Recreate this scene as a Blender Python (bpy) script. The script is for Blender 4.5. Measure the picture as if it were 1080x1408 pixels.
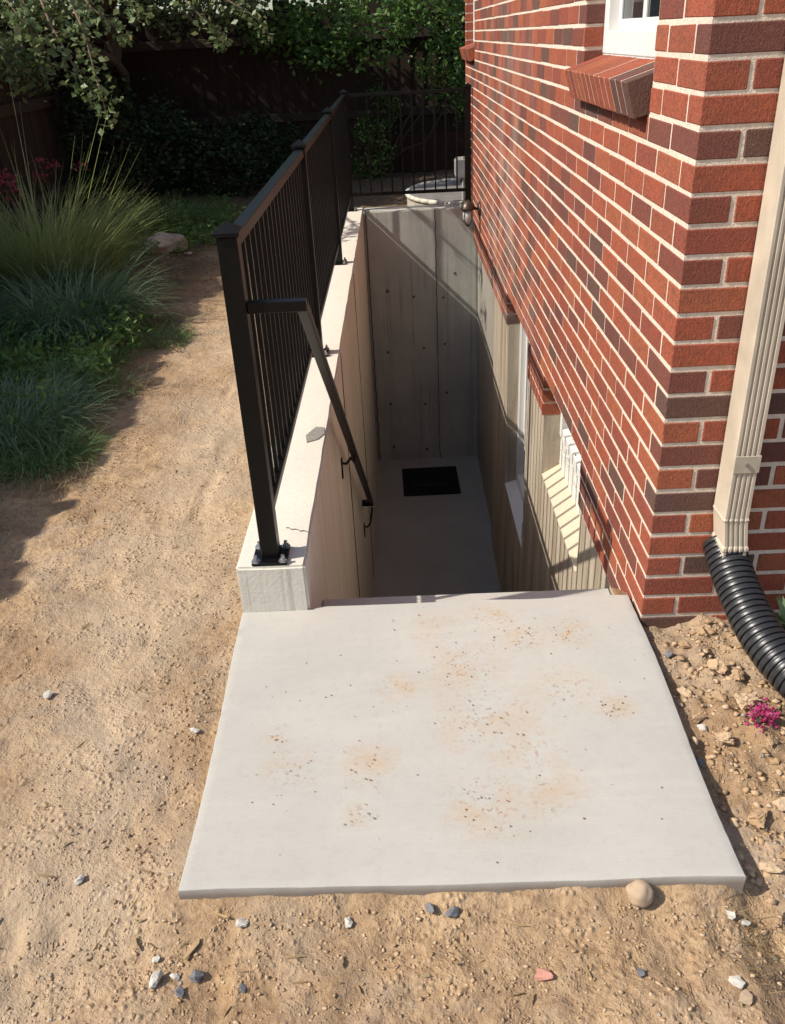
import bpy, math, random
import numpy as np
from mathutils import Vector, Matrix, noise as mnoise

random.seed(7); RNG = np.random.RandomState(11)
PI = math.pi
for o in list(bpy.data.objects): bpy.data.objects.remove(o)
SC = bpy.context.scene
COL = SC.collection

# ------------------------------------------------------------------ camera
cam_d = bpy.data.cameras.new('camera'); cam = bpy.data.objects.new('camera', cam_d); COL.objects.link(cam)
CR = np.array([[0.9989, -0.0405, -0.0217], [-0.0009, -0.4890, 0.8723], [-0.0459, -0.8713, -0.4885]])
_r = Vector(CR[:, 0]).normalized(); _b = Vector(-CR[:, 2]); _u = _b.cross(_r).normalized(); _b = _r.cross(_u).normalized()
M = Matrix((( _r.x, _u.x, _b.x, 0), (_r.y, _u.y, _b.y, 0), (_r.z, _u.z, _b.z, 0), (0, 0, 0, 1)))
M.translation = Vector((0, 0, 1.494)); cam.matrix_world = M
cam_d.sensor_fit = 'HORIZONTAL'; cam_d.sensor_width = 36; cam_d.lens = 1172.2 / 1080 * 36
cam_d.clip_start = 0.05; cam_d.clip_end = 300
SC.camera = cam
CAMO = np.array([0, 0, 1.494])

# ------------------------------------------------------------------ sky, sun, exposure
SUN = Vector((1, 0.255, -0.985)).normalized()      # the way the light travels
world = bpy.data.worlds.new('World'); SC.world = world; world.use_nodes = True
wn = world.node_tree; wn.nodes.clear()
sky = wn.nodes.new('ShaderNodeTexSky'); sky.sky_type = 'NISHITA'; sky.sun_disc = False
sky.sun_elevation = math.asin(-SUN.z); sky.sun_rotation = math.atan2(-SUN.x, -SUN.y)
sky.dust_density = 1.5; sky.ozone_density = 1.0
bg = wn.nodes.new('ShaderNodeBackground'); bg.inputs['Strength'].default_value = 0.145
wo = wn.nodes.new('ShaderNodeOutputWorld')
wn.links.new(sky.outputs[0], bg.inputs[0]); wn.links.new(bg.outputs[0], wo.inputs[0])
sd = bpy.data.lights.new('sun', 'SUN'); sd.energy = 4.5; sd.angle = math.radians(0.55); sd.color = (1.0, 0.925, 0.82)
sun = bpy.data.objects.new('sun', sd); COL.objects.link(sun)
sun.rotation_euler = SUN.to_track_quat('-Z', 'Y').to_euler(); sun.location = (-8, -2, 9)
SC.view_settings.view_transform = 'Standard'; SC.view_settings.look = 'None'
SC.view_settings.exposure = 0.25; SC.view_settings.gamma = 1.0; SC.view_settings.use_curve_mapping = False

# ------------------------------------------------------------------ material helpers
class NT:
    def __init__(s, name):
        s.m = bpy.data.materials.new(name); s.m.use_nodes = True
        s.t = s.m.node_tree; s.t.nodes.clear()
        s.out = s.n('ShaderNodeOutputMaterial'); s.b = s.n('ShaderNodeBsdfPrincipled')
        s.l(s.b.outputs[0], s.out.inputs[0]); s.geo = None
    def n(s, ty, **kw):
        x = s.t.nodes.new(ty)
        for k, v in kw.items(): setattr(x, k, v)
        return x
    def l(s, a, b): s.t.links.new(a, b)
    def pos(s, scale=(1, 1, 1), obj=False):
        if obj: src = s.n('ShaderNodeTexCoord').outputs['Object']
        else:
            g = s.n('ShaderNodeNewGeometry'); src = g.outputs['Position']
        mp = s.n('ShaderNodeMapping'); mp.inputs['Scale'].default_value = scale; s.l(src, mp.inputs[0]); return mp.outputs[0]
    def noise(s, v, scale, detail=4, rough=0.55, dist=0.0):
        x = s.n('ShaderNodeTexNoise'); x.inputs['Scale'].default_value = scale; x.inputs['Detail'].default_value = detail
        x.inputs['Roughness'].default_value = rough; x.inputs['Distortion'].default_value = dist
        if v is not None: s.l(v, x.inputs['Vector'])
        return x.outputs[0]
    def vor(s, v, scale, feature='F1'):
        x = s.n('ShaderNodeTexVoronoi'); x.feature = feature; x.inputs['Scale'].default_value = scale; s.l(v, x.inputs['Vector']); return x
    def ramp(s, f, stops, interp='LINEAR'):
        x = s.n('ShaderNodeValToRGB'); x.color_ramp.interpolation = interp
        e = x.color_ramp.elements
        while len(e) < len(stops): e.new(0.5)
        for i, (p, c) in enumerate(stops):
            e[i].position = p; e[i].color = (c, c, c, 1) if isinstance(c, (int, float)) else (*c, 1)
        s.l(f, x.inputs[0]); return x.outputs[0]
    def mix(s, f, a, b, mode='MIX'):
        x = s.n('ShaderNodeMix'); x.data_type = 'RGBA'; x.blend_type = mode
        for sock, v in ((x.inputs[0], f), (x.inputs[6], a), (x.inputs[7], b)):
            if isinstance(v, (int, float)): sock.default_value = v if sock is x.inputs[0] else (v, v, v, 1)
            elif isinstance(v, tuple): sock.default_value = (*v, 1)
            else: s.l(v, sock)
        return x.outputs[2]
    def math(s, op, a, b=0.0, c=None):
        x = s.n('ShaderNodeMath'); x.operation = op
        for i, v in enumerate((a, b, c)):
            if v is None: continue
            if isinstance(v, (int, float)): x.inputs[i].default_value = v
            else: s.l(v, x.inputs[i])
        return x.outputs[0]
    def bump(s, h, strength=0.5, dist=0.005, prev=None):
        x = s.n('ShaderNodeBump'); x.inputs['Strength'].default_value = strength; x.inputs['Distance'].default_value = dist
        s.l(h, x.inputs['Height'])
        if prev is not None: s.l(prev, x.inputs['Normal'])
        s.l(x.outputs[0], s.b.inputs['Normal']); return x.outputs[0]
    def col(s, c):
        if isinstance(c, tuple): s.b.inputs['Base Color'].default_value = (*c, 1)
        else: s.l(c, s.b.inputs['Base Color'])
    def rough(s, r, spec=0.3):
        s.b.inputs['Specular IOR Level'].default_value = spec
        if isinstance(r, (int, float)): s.b.inputs['Roughness'].default_value = r
        else: s.l(r, s.b.inputs['Roughness'])
    def sep(s, v):
        x = s.n('ShaderNodeSeparateXYZ'); s.l(v, x.inputs[0]); return x.outputs

def blob(t, p, centre, rad, soft=0.5):
    """1 inside a round patch at centre fading to 0 at rad (stain masks)"""
    d = t.n('ShaderNodeVectorMath'); d.operation = 'DISTANCE'; t.l(p, d.inputs[0]); d.inputs[1].default_value = centre
    return t.ramp(t.math('DIVIDE', d.outputs['Value'], rad), [(soft, 1.0), (1.0, 0.0)])

def m_brick(name, mode):
    t = NT(name)
    if mode == 'object': r = t.n('ShaderNodeObjectInfo').outputs['Random']
    else: r = t.n('ShaderNodeNewGeometry').outputs['Random Per Island']
    p = t.pos()
    c = t.ramp(r, [(0.0, (.44, .110, .055)), (.16, (.42, .105, .053)), (.30, (.46, .130, .060)), (.42, (.34, .085, .052)), (.54, (.40, .105, .054)),
                   (.59, (.45, .13, .060)), (.63, (.23, .076, .055)), (.75, (.145, .080, .063)), (.88, (.18, .066, .052)), (.95, (.26, .072, .048))], 'CONSTANT')
    n1 = t.noise(p, 9, 4); n2 = t.noise(t.pos((1.5, 1, .6)), 120, 4, .7)
    c = t.mix(t.ramp(n1, [(.35, 0.0), (.70, .32)]), c, (.20, .085, .06)); c = t.mix(t.ramp(t.noise(p, 24, 5, .7, .8), [(.50, 0.0), (.66, .24)]), c, (.12, .055, .045))
    c = t.mix(t.ramp(n2, [(.35, .48), (.62, 0.0)]), c, (.07, .04, .03))
    c = t.mix(t.ramp(t.noise(p, 300, 2), [(.68, 0.0), (.80, .5)]), c, (.50, .36, .27))
    # mineral bloom, low on the wall past the window
    wash = t.math('MULTIPLY', blob(t, p, (.65, 5.6, .30), 1.9, .15), t.ramp(t.noise(t.pos((1, 1, .8)), 3.4, 5), [(.42, 0.0), (.70, .5)]))
    c = t.mix(wash, c, (.55, .42, .35))
    t.col(c); t.rough(.88, .25)
    h = t.math('ADD', t.math('MULTIPLY', n2, .8), t.math('MULTIPLY', t.noise(t.pos((1.3, 1, .8)), 260, 2), .5))
    t.bump(h, .95, .0065); return t.m

def m_mortar():
    t = NT('mortar'); p = t.pos(); n = t.noise(p, 60, 4)
    c = t.ramp(n, [(.3, (.62, .51, .40)), (.7, (.80, .68, .55))])
    c = t.mix(t.ramp(t.noise(p, 3, 4), [(.45, 0.0), (.7, .4)]), c, (.52, .47, .39))
    t.col(c); t.rough(.95, .15); t.bump(t.noise(p, 220, 3), .7, .004); return t.m

def m_concrete(name, base, dark, tint=None, streak=0.0, pit=0.5, fine=True):
    t = NT(name); p = t.pos()
    c = t.mix(t.ramp(t.noise(p, 1.8, 5, .6, .3), [(.30, 0.0), (.72, 1.0)]), base, dark)
    c = t.mix(t.ramp(t.noise(p, 45, 4, .65), [(.30, .30), (.60, 0.0)]), c, tuple(x * .72 for x in base))
    if streak:
        nz = t.math('ABSOLUTE', t.sep(t.n('ShaderNodeNewGeometry').outputs['Normal'])[2]); up = t.math('SUBTRACT', 1.0, nz)
        s1 = t.noise(t.pos((4, 4, .35)), 2.6, 4, .6, .6)
        c = t.mix(t.math('MULTIPLY', t.ramp(s1, [(.46, 0.0), (.62, streak)]), up), c, tint or tuple(x * .6 for x in base))
        s2 = t.noise(t.pos((30, 30, .6)), 1.3, 3, .6, .2)
        c = t.mix(t.math('MULTIPLY', t.ramp(s2, [(.60, 0.0), (.68, streak * .7)]), up), c, (.10, .075, .055))
    v = t.vor(p, 34); pits = t.ramp(v.outputs['Distance'], [(.05, 1.0), (.12, 0.0)])
    rare = t.ramp(t.noise(p, 7, 2), [(.55, 0.0), (.62, pit)])
    pm = t.math('MULTIPLY', pits, rare)
    c = t.mix(pm, c, (.09, .08, .07))
    t.col(c); t.rough(.9, .25)
    h = t.math('SUBTRACT', t.math('ADD', t.noise(p, 90, 4), t.math('MULTIPLY', t.noise(p, 12, 3), 1.2)), pm)
    t.bump(h, .35, .004); return t.m

def m_slab():
    t = NT('slab_concrete'); p = t.pos()
    c = t.mix(t.ramp(t.noise(p, 2.2, 4, .6, .4), [(.3, 0.0), (.75, 1.0)]), (.50, .477, .427), (.43, .412, .372))
    c = t.mix(t.ramp(t.noise(t.pos((4, 40, 1)), 6, 3), [(.35, .12), (.65, 0.0)]), c, (.40, .38, .34))     # broom drag
    tot = None
    spots = [((-.36, 1.56, 0), .05), ((-.30, 1.45, 0), .10), ((-.12, 1.46, 0), .10), ((-.14, 1.31, 0), .05), ((.12, 1.80, 0), .16), ((.30, 1.92, 0), .10),
             ((.17, 1.60, 0), .19), ((.25, 1.49, 0), .12), ((.15, 1.33, 0), .15), ((.44, 1.93, 0), .09), ((.38, 1.70, 0), .13), ((.49, 1.62, 0), .07),
             ((-.05, 1.73, 0), .08), ((.06, 1.98, 0), .10), ((.28, 1.36, 0), .12), ((.22, 2.02, 0), .12)]
    for ce, r in spots:
        b = blob(t, p, ce, r, .05); tot = b if tot is None else t.math('MAXIMUM', tot, b)
    patch = t.ramp(t.noise(p, 9, 5, .65, .6), [(.42, 0.0), (.64, 1.0)])
    c = t.mix(t.math('MULTIPLY', t.math('MULTIPLY', tot, patch), .75), c, (.48, .36, .235))
    crumbs = t.ramp(t.noise(p, 75, 3, .6), [(.56, 0.0), (.66, 1.0)])
    c = t.mix(t.math('MULTIPLY', t.math('MULTIPLY', t.math('POWER', tot, 1.6), crumbs), .85), c, (.34, .19, .10))
    v = t.vor(p, 26); fl = t.math('MULTIPLY', t.ramp(v.outputs['Distance'], [(.05, 1.0), (.10, 0.0)]), t.ramp(t.noise(p, 11, 2), [(.58, 0.0), (.66, 1.0)]))
    c = t.mix(fl, c, (.16, .11, .08))
    hp_ = t.ramp(t.noise(t.pos((1, 1, 1)), 34, 5, .75), [(.30, .22), (.5, 0.0), (.62, 0.0), (.8, .16)]); c = t.mix(hp_, c, (.33, .31, .27))
    c = t.mix(t.ramp(t.noise(t.pos((1.5, 9, 1)), 2.2, 4, .6, 1.0), [(.52, 0.0), (.70, .15)]), c, (.60, .57, .51))
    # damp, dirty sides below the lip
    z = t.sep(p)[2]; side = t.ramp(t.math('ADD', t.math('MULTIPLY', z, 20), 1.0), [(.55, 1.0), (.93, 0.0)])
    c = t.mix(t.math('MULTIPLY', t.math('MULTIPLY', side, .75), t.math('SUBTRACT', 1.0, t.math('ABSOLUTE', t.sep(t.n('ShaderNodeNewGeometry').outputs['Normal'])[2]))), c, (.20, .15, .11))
    t.col(c); t.rough(.85, .25)
    t.bump(t.math('ADD', t.noise(t.pos((8, 60, 1)), 9, 3), t.noise(p, 160, 3)), .22, .002); return t.m

def m_dirt():
    t = NT('dirt'); p = t.pos()
    big = t.noise(p, 1.1, 5, .6, .5); mid = t.noise(p, 7, 5, .62, .3); fine = t.noise(p, 55, 5, .7); grit = t.noise(p, 190, 3, .7)
    c = t.mix(t.ramp(big, [(.40, 0.0), (.60, 1.0)]), (.37, .24, .132), (.54, .38, .225))
    c = t.mix(t.ramp(mid, [(.36, .65), (.56, 0.0)]), c, (.29, .20, .125))
    c = t.mix(t.ramp(t.noise(p, 2.4, 4, .6, .8), [(.56, 0.0), (.70, .6)]), c, (.50, .40, .30))
    c = t.mix(t.ramp(fine, [(.34, .7), (.52, 0.0)]), c, (.23, .14, .08))
    c = t.mix(t.ramp(fine, [(.58, 0.0), (.74, .5)]), c, (.64, .49, .33))
    c = t.mix(t.ramp(grit, [(.64, 0.0), (.74, .55)]), c, (.66, .58, .48))
    lane = t.math('ADD', t.math('MULTIPLY', t.noise(p, 3, 4), 1.0), t.math('MULTIPLY', t.math('ABSOLUTE', t.math('ADD', t.sep(p)[0], .82)), -1.1))
    c = t.mix(t.ramp(lane, [(.12, 0.0), (.42, .5)]), c, (.57, .45, .315))
    c = t.mix(t.ramp(t.noise(p, 1.7, 6, .7, 1.2), [(.50, 0.0), (.60, .5)]), c, (.34, .27, .20))
    c = t.mix(t.ramp(t.noise(p, 15, 4, .7, 1.0), [(.60, 0.0), (.68, .45)]), c, (.25, .175, .11))
    # litter and darker garden soil under the planting; ground darkens towards the back
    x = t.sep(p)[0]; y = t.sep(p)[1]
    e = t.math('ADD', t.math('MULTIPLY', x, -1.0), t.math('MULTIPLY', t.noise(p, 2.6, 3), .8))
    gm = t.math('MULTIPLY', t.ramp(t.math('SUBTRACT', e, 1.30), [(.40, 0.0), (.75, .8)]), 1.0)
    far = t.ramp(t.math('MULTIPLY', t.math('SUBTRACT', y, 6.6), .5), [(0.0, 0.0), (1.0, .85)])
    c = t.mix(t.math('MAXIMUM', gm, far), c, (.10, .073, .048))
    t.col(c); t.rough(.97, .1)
    h = t.math('ADD', t.math('ADD', t.math('MULTIPLY', mid, 2.4), fine), t.math('MULTIPLY', grit, .22))
    for sc_, am_, th_ in ((55, .75, .46), (120, .5, .50)):
        v = t.vor(p, sc_); cr = t.math('MULTIPLY', t.ramp(v.outputs['Distance'], [(.05, 1.0), (.42, 0.0)]), t.ramp(t.noise(p, sc_ * .13, 3, .7), [(th_, 0.0), (th_ + .12, 1.0)]))
        h = t.math('ADD', h, t.math('MULTIPLY', cr, am_)); c = t.mix(t.math('MULTIPLY', cr, .22), c, (.58, .43, .28))
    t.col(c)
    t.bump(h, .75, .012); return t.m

def m_plain(name, c, rough=.5, spec=.4, metal=0.0, nscale=0, namt=.2, bump=0, obj=False):
    t = NT(name); p = t.pos(obj=obj)
    if nscale: t.col(t.mix(t.ramp(t.noise(p, nscale, 4), [(.35, 0.0), (.7, 1.0)]), c, tuple(x * (1 - namt) for x in c)))
    else: t.col(c)
    t.rough(rough, spec); t.b.inputs['Metallic'].default_value = metal
    if bump: t.bump(t.noise(p, nscale * 4 or 80, 3), bump, .002)
    return t.m

def m_leaf(name, stops, trans=.35, rough=.55):
    t = NT(name); r = t.n('ShaderNodeNewGeometry').outputs['Random Per Island']
    c = t.ramp(r, stops); c = t.mix(t.ramp(t.noise(t.pos(), 2.2, 3), [(.35, 0.0), (.7, .45)]), c, tuple(x * .55 for x in stops[0][1]))
    t.col(c); t.rough(rough, .35)
    tr = t.n('ShaderNodeBsdfTranslucent'); t.l(c, tr.inputs[0])
    mx = t.n('ShaderNodeMixShader'); mx.inputs[0].default_value = trans
    t.l(t.b.outputs[0], mx.inputs[1]); t.l(tr.outputs[0], mx.inputs[2]); t.l(mx.outputs[0], t.out.inputs[0]); return t.m

def m_wood(name, a, b):
    t = NT(name); r = t.n('ShaderNodeObjectInfo').outputs['Random']
    g = t.noise(t.pos((14, 14, .7)), 5, 5, .6, .4)
    c = t.ramp(g, [(.3, a), (.7, b)]); c = t.mix(t.math('MULTIPLY', r, .55), c, tuple(x * .5 for x in a))
    t.col(c); t.rough(.9, .15); t.bump(g, .5, .004); return t.m

def m_stone(name, stops):
    t = NT(name); r = t.n('ShaderNodeNewGeometry').outputs['Random Per Island']; p = t.pos()
    c = t.ramp(r, stops); c = t.mix(t.ramp(t.noise(p, 90, 4), [(.3, .35), (.6, 0.0)]), c, tuple(x * .5 for x in stops[0][1]))
    t.col(c); t.rough(.9, .2); t.bump(t.noise(p, 160, 3), .5, .003); return t.m

MBR = m_brick('brick_single', 'object'); MBRS = m_brick('brick_many', 'island'); MMO = m_mortar()
MSLAB = m_slab(); MDIRT = m_dirt()
MWALL = m_concrete('retaining_concrete', (.72, .68, .58), (.66, .62, .53), (.52, .47, .39), .38, .3)
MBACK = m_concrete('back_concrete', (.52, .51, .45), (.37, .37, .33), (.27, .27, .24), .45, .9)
MFOUND = m_concrete('foundation_concrete', (.50, .43, .33), (.39, .33, .25), (.22, .165, .11), .6, .5)
MNEWC = m_concrete('fresh_concrete', (.38, .355, .30), (.30, .28, .24), (.22, .20, .17), .3, .4)
MFLOOR = m_concrete('floor_concrete', (.39, .39, .355), (.32, .32, .29), None, 0, .1)
MCREAM = m_concrete('cream_sill', (.62, .54, .40), (.55, .47, .34), None, 0, .2)
MIRON = m_plain('black_steel', (.0055, .005, .0045), .36, .22, 0.0, 30, .4)
MBOLT = m_plain('galvanised', (.45, .46, .48), .35, .5, .85, 60, .3)
MWHITE = m_plain('white_vinyl', (.74, .73, .69), .45, .4, 0, 5, .08)
MDSP = m_plain('beige_gutter', (.58, .495, .38), .6, .3, 0, 9, .24, .1)
MPIPE = m_plain('black_plastic', (.030, .031, .034), .36, .55, 0, 40, .35, .15)
MMETER = m_plain('grey_box', (.30, .30, .30), .5, .4, 0, 20, .2)
MLAMP = m_plain('lamp_bronze', (.09, .065, .05), .4, .5, .6, 40, .3)
MGL = NT('window_glass'); MGL.col((.018, .022, .026)); MGL.rough(.04, .6); MGL = MGL.m
MCLG = m_plain('lamp_glass', (.55, .55, .52), .12, .6)
t_ = NT('plastic_film'); p_ = t_.pos(); t_.col((.80, .79, .74)); t_.rough(.3, .5)
t_.bump(t_.noise(p_, 16, 3, .5, 1.5), 1.0, .02); MFILM = t_.m
MMAT = m_plain('mat_rubber', (.018, .018, .019), .9, .2, 0, 60, .4, .8)
MLETTER = m_plain('mat_pattern', (.06, .06, .065), .9, .2, 0, 40, .5)
MWOOD = m_wood('fence_wood', (.062, .042, .032), (.040, .028, .022))
MWOOD2 = m_wood('rail_wood', (.085, .065, .052), (.055, .043, .036))
MBARK = m_wood('bark', (.10, .07, .05), (.05, .035, .025))
MTWIG = m_plain('twig', (.20, .14, .10), .9, .2, 0, 30, .3)
MCLOD = m_stone('clods', [(0.0, (.40, .265, .15)), (.5, (.50, .35, .21)), (1.0, (.57, .43, .28))])
MPEB = m_stone('pebbles', [(0.0, (.30, .26, .22)), (.3, (.52, .46, .38)), (.55, (.16, .15, .15)), (.8, (.62, .58, .52)), (1.0, (.40, .28, .20))])
MSTRAW = m_leaf('dry_straw', [(0.0, (.36, .26, .13)), (.6, (.27, .18, .09)), (1.0, (.46, .37, .20))], .2, .8)
MGRASS = m_leaf('grass_blades', [(0.0, (.10, .20, .055)), (.5, (.16, .28, .085)), (.82, (.25, .35, .13)), (1.0, (.42, .38, .19))], .3)
MGRASS2 = m_leaf('blue_grass', [(0.0, (.12, .20, .105)), (.6, (.19, .29, .15)), (1.0, (.34, .42, .25))], .3)
MLEAFA = m_leaf('pale_leaves', [(0.0, (.12, .175, .065)), (.5, (.18, .245, .095)), (.85, (.26, .32, .14)), (1.0, (.32, .28, .12))], .3, .42)
MLEAFB = m_leaf('green_leaves', [(0.0, (.085, .18, .040)), (.6, (.14, .26, .065)), (1.0, (.25, .36, .10))], .4, .45)
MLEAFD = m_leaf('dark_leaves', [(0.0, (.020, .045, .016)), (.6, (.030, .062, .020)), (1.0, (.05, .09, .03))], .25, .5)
MPINK = m_leaf('pink_petals', [(0.0, (.42, .03, .13)), (.6, (.55, .06, .22)), (1.0, (.62, .18, .32))], .3)
MRED = m_leaf('red_petals', [(0.0, (.32, .03, .05)), (1.0, (.50, .12, .15))], .3)

# ------------------------------------------------------------------ mesh helpers
class MB:
    def __init__(s): s.v = []; s.f = []; s.mi = []
    def add(s, vs, fs, mi=0):
        o = len(s.v); s.v += [tuple(v) for v in vs]; s.f += [tuple(i + o for i in f) for f in fs]; s.mi += [mi] * len(fs)
    def box(s, x0, x1, y0, y1, z0, z1, bev=0.0, M=None, mi=0):
        if bev <= 0:
            vs = [(x, y, z) for z in (z0, z1) for y in (y0, y1) for x in (x0, x1)]
            fs = [(0, 2, 3, 1), (4, 5, 7, 6), (0, 1, 5, 4), (2, 6, 7, 3), (0, 4, 6, 2), (1, 3, 7, 5)]
        else:
            b = bev; vs = []; idx = {}
            for sx in (0, 1):
                for sy in (0, 1):
                    for sz in (0, 1):
                        X = (x0, x1)[sx]; Y = (y0, y1)[sy]; Z = (z0, z1)[sz]
                        ix = X + (b if sx == 0 else -b); iy = Y + (b if sy == 0 else -b); iz = Z + (b if sz == 0 else -b)
                        for a, q in enumerate(((X, iy, iz), (ix, Y, iz), (ix, iy, Z))): idx[(sx, sy, sz, a)] = len(vs); vs.append(q)
            I = lambda *k: idx[k]; fs = []
            for q in (0, 1):
                f = [I(q, 0, 0, 0), I(q, 1, 0, 0), I(q, 1, 1, 0), I(q, 0, 1, 0)]; fs.append(f if q else f[::-1])
                f = [I(0, q, 0, 1), I(1, q, 0, 1), I(1, q, 1, 1), I(0, q, 1, 1)]; fs.append(f[::-1] if q else f)
                f = [I(0, 0, q, 2), I(1, 0, q, 2), I(1, 1, q, 2), I(0, 1, q, 2)]; fs.append(f if q else f[::-1])
            for a in (0, 1):
                for c in (0, 1):
                    fs.append([I(a, c, 0, 0), I(a, c, 1, 0), I(a, c, 1, 1), I(a, c, 0, 1)])
                    fs.append([I(a, 0, c, 0), I(a, 1, c, 0), I(a, 1, c, 2), I(a, 0, c, 2)])
                    fs.append([I(0, a, c, 1), I(1, a, c, 1), I(1, a, c, 2), I(0, a, c, 2)])
                    for d in (0, 1): fs.append([I(a, c, d, 0), I(a, c, d, 1), I(a, c, d, 2)])
            ce = Vector(((x0 + x1) / 2, (y0 + y1) / 2, (z0 + z1) / 2)); out = []
            for f in fs:
                P = [Vector(vs[i]) for i in f]; n = (P[1] - P[0]).cross(P[2] - P[0]); c_ = sum(P, Vector()) / len(P)
                out.append(f if n.dot(c_ - ce) > 0 else f[::-1])
            fs = out
        if M is not None: vs = [M @ Vector(v) for v in vs]
        s.add(vs, fs, mi)
    def tube(s, pts, rad, n=8, cap=True, mi=0, twist=0):
        pts = [Vector(p) for p in pts]; k = len(pts); rad = [rad] * k if isinstance(rad, (int, float)) else rad
        vs = []; ref = Vector((0, 0, 1))
        for i, p in enumerate(pts):
            d = (pts[min(i + 1, k - 1)] - pts[max(i - 1, 0)]).normalized()
            if abs(d.dot(ref)) > .95: ref = Vector((1, 0, 0))
            a = d.cross(ref).normalized(); b = a.cross(d).normalized(); ref = b if abs(b.dot(d)) < .9 else ref
            for j in range(n):
                th = 2 * PI * j / n + twist; vs.append(p + a * math.cos(th) * rad[i] + b * math.sin(th) * rad[i])
        fs = [(i * n + j, i * n + (j + 1) % n, (i + 1) * n + (j + 1) % n, (i + 1) * n + j) for i in range(k - 1) for j in range(n)]
        if cap: fs += [tuple(range(n))[::-1], tuple((k - 1) * n + j for j in range(n))]
        s.add(vs, fs, mi)
    def prism(s, poly, axis, a, b, mi=0):
        """poly in the two other axes extruded from a to b along axis"""
        def P(u, v, w): return {0: (w, u, v), 1: (u, w, v), 2: (u, v, w)}[axis]
        n = len(poly); vs = [P(u, v, a) for u, v in poly] + [P(u, v, b) for u, v in poly]
        fs = [tuple(range(n)), tuple(range(2 * n - 1, n - 1, -1))] + [(i, n + i, n + (i + 1) % n, (i + 1) % n) for i in range(n)]
        s.add(vs, fs, mi)
    def mesh(s, name, mats, smooth=False):
        me = bpy.data.meshes.new(name); me.from_pydata(s.v, [], s.f)
        for m in (mats if isinstance(mats, (list, tuple)) else [mats]): me.materials.append(m)
        if any(s.mi): me.polygons.foreach_set('material_index', s.mi)
        if smooth: me.polygons.foreach_set('use_smooth', [True] * len(me.polygons))
        import bmesh
        bm = bmesh.new(); bm.from_mesh(me); bmesh.ops.recalc_face_normals(bm, faces=bm.faces); bm.to_mesh(me); bm.free()
        me.update(); return me
    def build(s, name, mats, parent=None, smooth=False, **tags):
        o = bpy.data.objects.new(name, s.mesh(name, mats, smooth)); COL.objects.link(o); par(o, parent); tag(o, **tags); return o

def par(o, p):
    if p is not None: o.parent = p
def tag(o, label=None, cat=None, group=None, kind=None):
    if label: o['label'] = label
    if cat: o['category'] = cat
    if group: o['group'] = group
    if kind: o['kind'] = kind
    return o
def thing(name, label, cat, loc=(0, 0, 0), group=None):
    o = bpy.data.objects.new(name, None); COL.objects.link(o); o.empty_display_size = .1; o.location = loc; return tag(o, label, cat, group)
def place(mesh, name, parent, loc=(0, 0, 0), rot=(0, 0, 0), scale=(1, 1, 1), **tags):
    o = bpy.data.objects.new(name, mesh); COL.objects.link(o); o.location = loc; o.rotation_euler = rot; o.scale = scale; par(o, parent); tag(o, **tags); return o
def box(name, mat, parent, *b, bev=0.0, **tags):
    m = MB(); m.box(*b, bev=bev); return m.build(name, mat, parent, **tags)

def npmesh(name, V, F, mat, parent=None, smooth=False, **tags):
    """V (n,3), F (m,k) arrays -> object"""
    me = bpy.data.meshes.new(name); n, k = F.shape
    me.vertices.add(len(V)); me.vertices.foreach_set('co', V.astype(np.float32).ravel())
    me.loops.add(n * k); me.loops.foreach_set('vertex_index', F.astype(np.int32).ravel())
    me.polygons.add(n); me.polygons.foreach_set('loop_start', np.arange(0, n * k, k, dtype=np.int32))
    try: me.polygons.foreach_set('loop_total', np.full(n, k, dtype=np.int32))
    except Exception: pass
    if smooth: me.polygons.foreach_set('use_smooth', np.ones(n, dtype=bool))
    me.materials.append(mat); me.update(calc_edges=True); me.validate()
    o = bpy.data.objects.new(name, me); COL.objects.link(o); par(o, parent); tag(o, **tags); return o

_tab = np.random.RandomState(5).rand(256, 256)
def vn(x, y):
    xi = np.floor(x).astype(int); yi = np.floor(y).astype(int); fx = x - xi; fy = y - yi
    fx = fx * fx * (3 - 2 * fx); fy = fy * fy * (3 - 2 * fy)
    g = lambda a, b: _tab[a % 256, b % 256]
    return (g(xi, yi) * (1 - fx) + g(xi + 1, yi) * fx) * (1 - fy) + (g(xi, yi + 1) * (1 - fx) + g(xi + 1, yi + 1) * fx) * fy - .5
def fbm(x, y, f, o=4, r=.5):
    s = 0; a = 1
    for i in range(o): s = s + a * vn(x * f + 17.3 * i, y * f + 9.1 * i); a *= r; f *= 2.03
    return s

# ------------------------------------------------------------------ key dimensions (metres)
C = 0.0677                       # one brick course
WX, CY, HY = 0.65, 1.993, 8.62   # long brick wall plane, near corner, far end
WL0, WL1, WZ = -0.52, -0.315, 0.155   # left retaining wall
PITZ = -2.25; BY = 7.77          # well floor, face of back wall
SX0, SX1, SY0, SY1 = -0.512, 0.640, 1.136, 2.105

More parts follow.
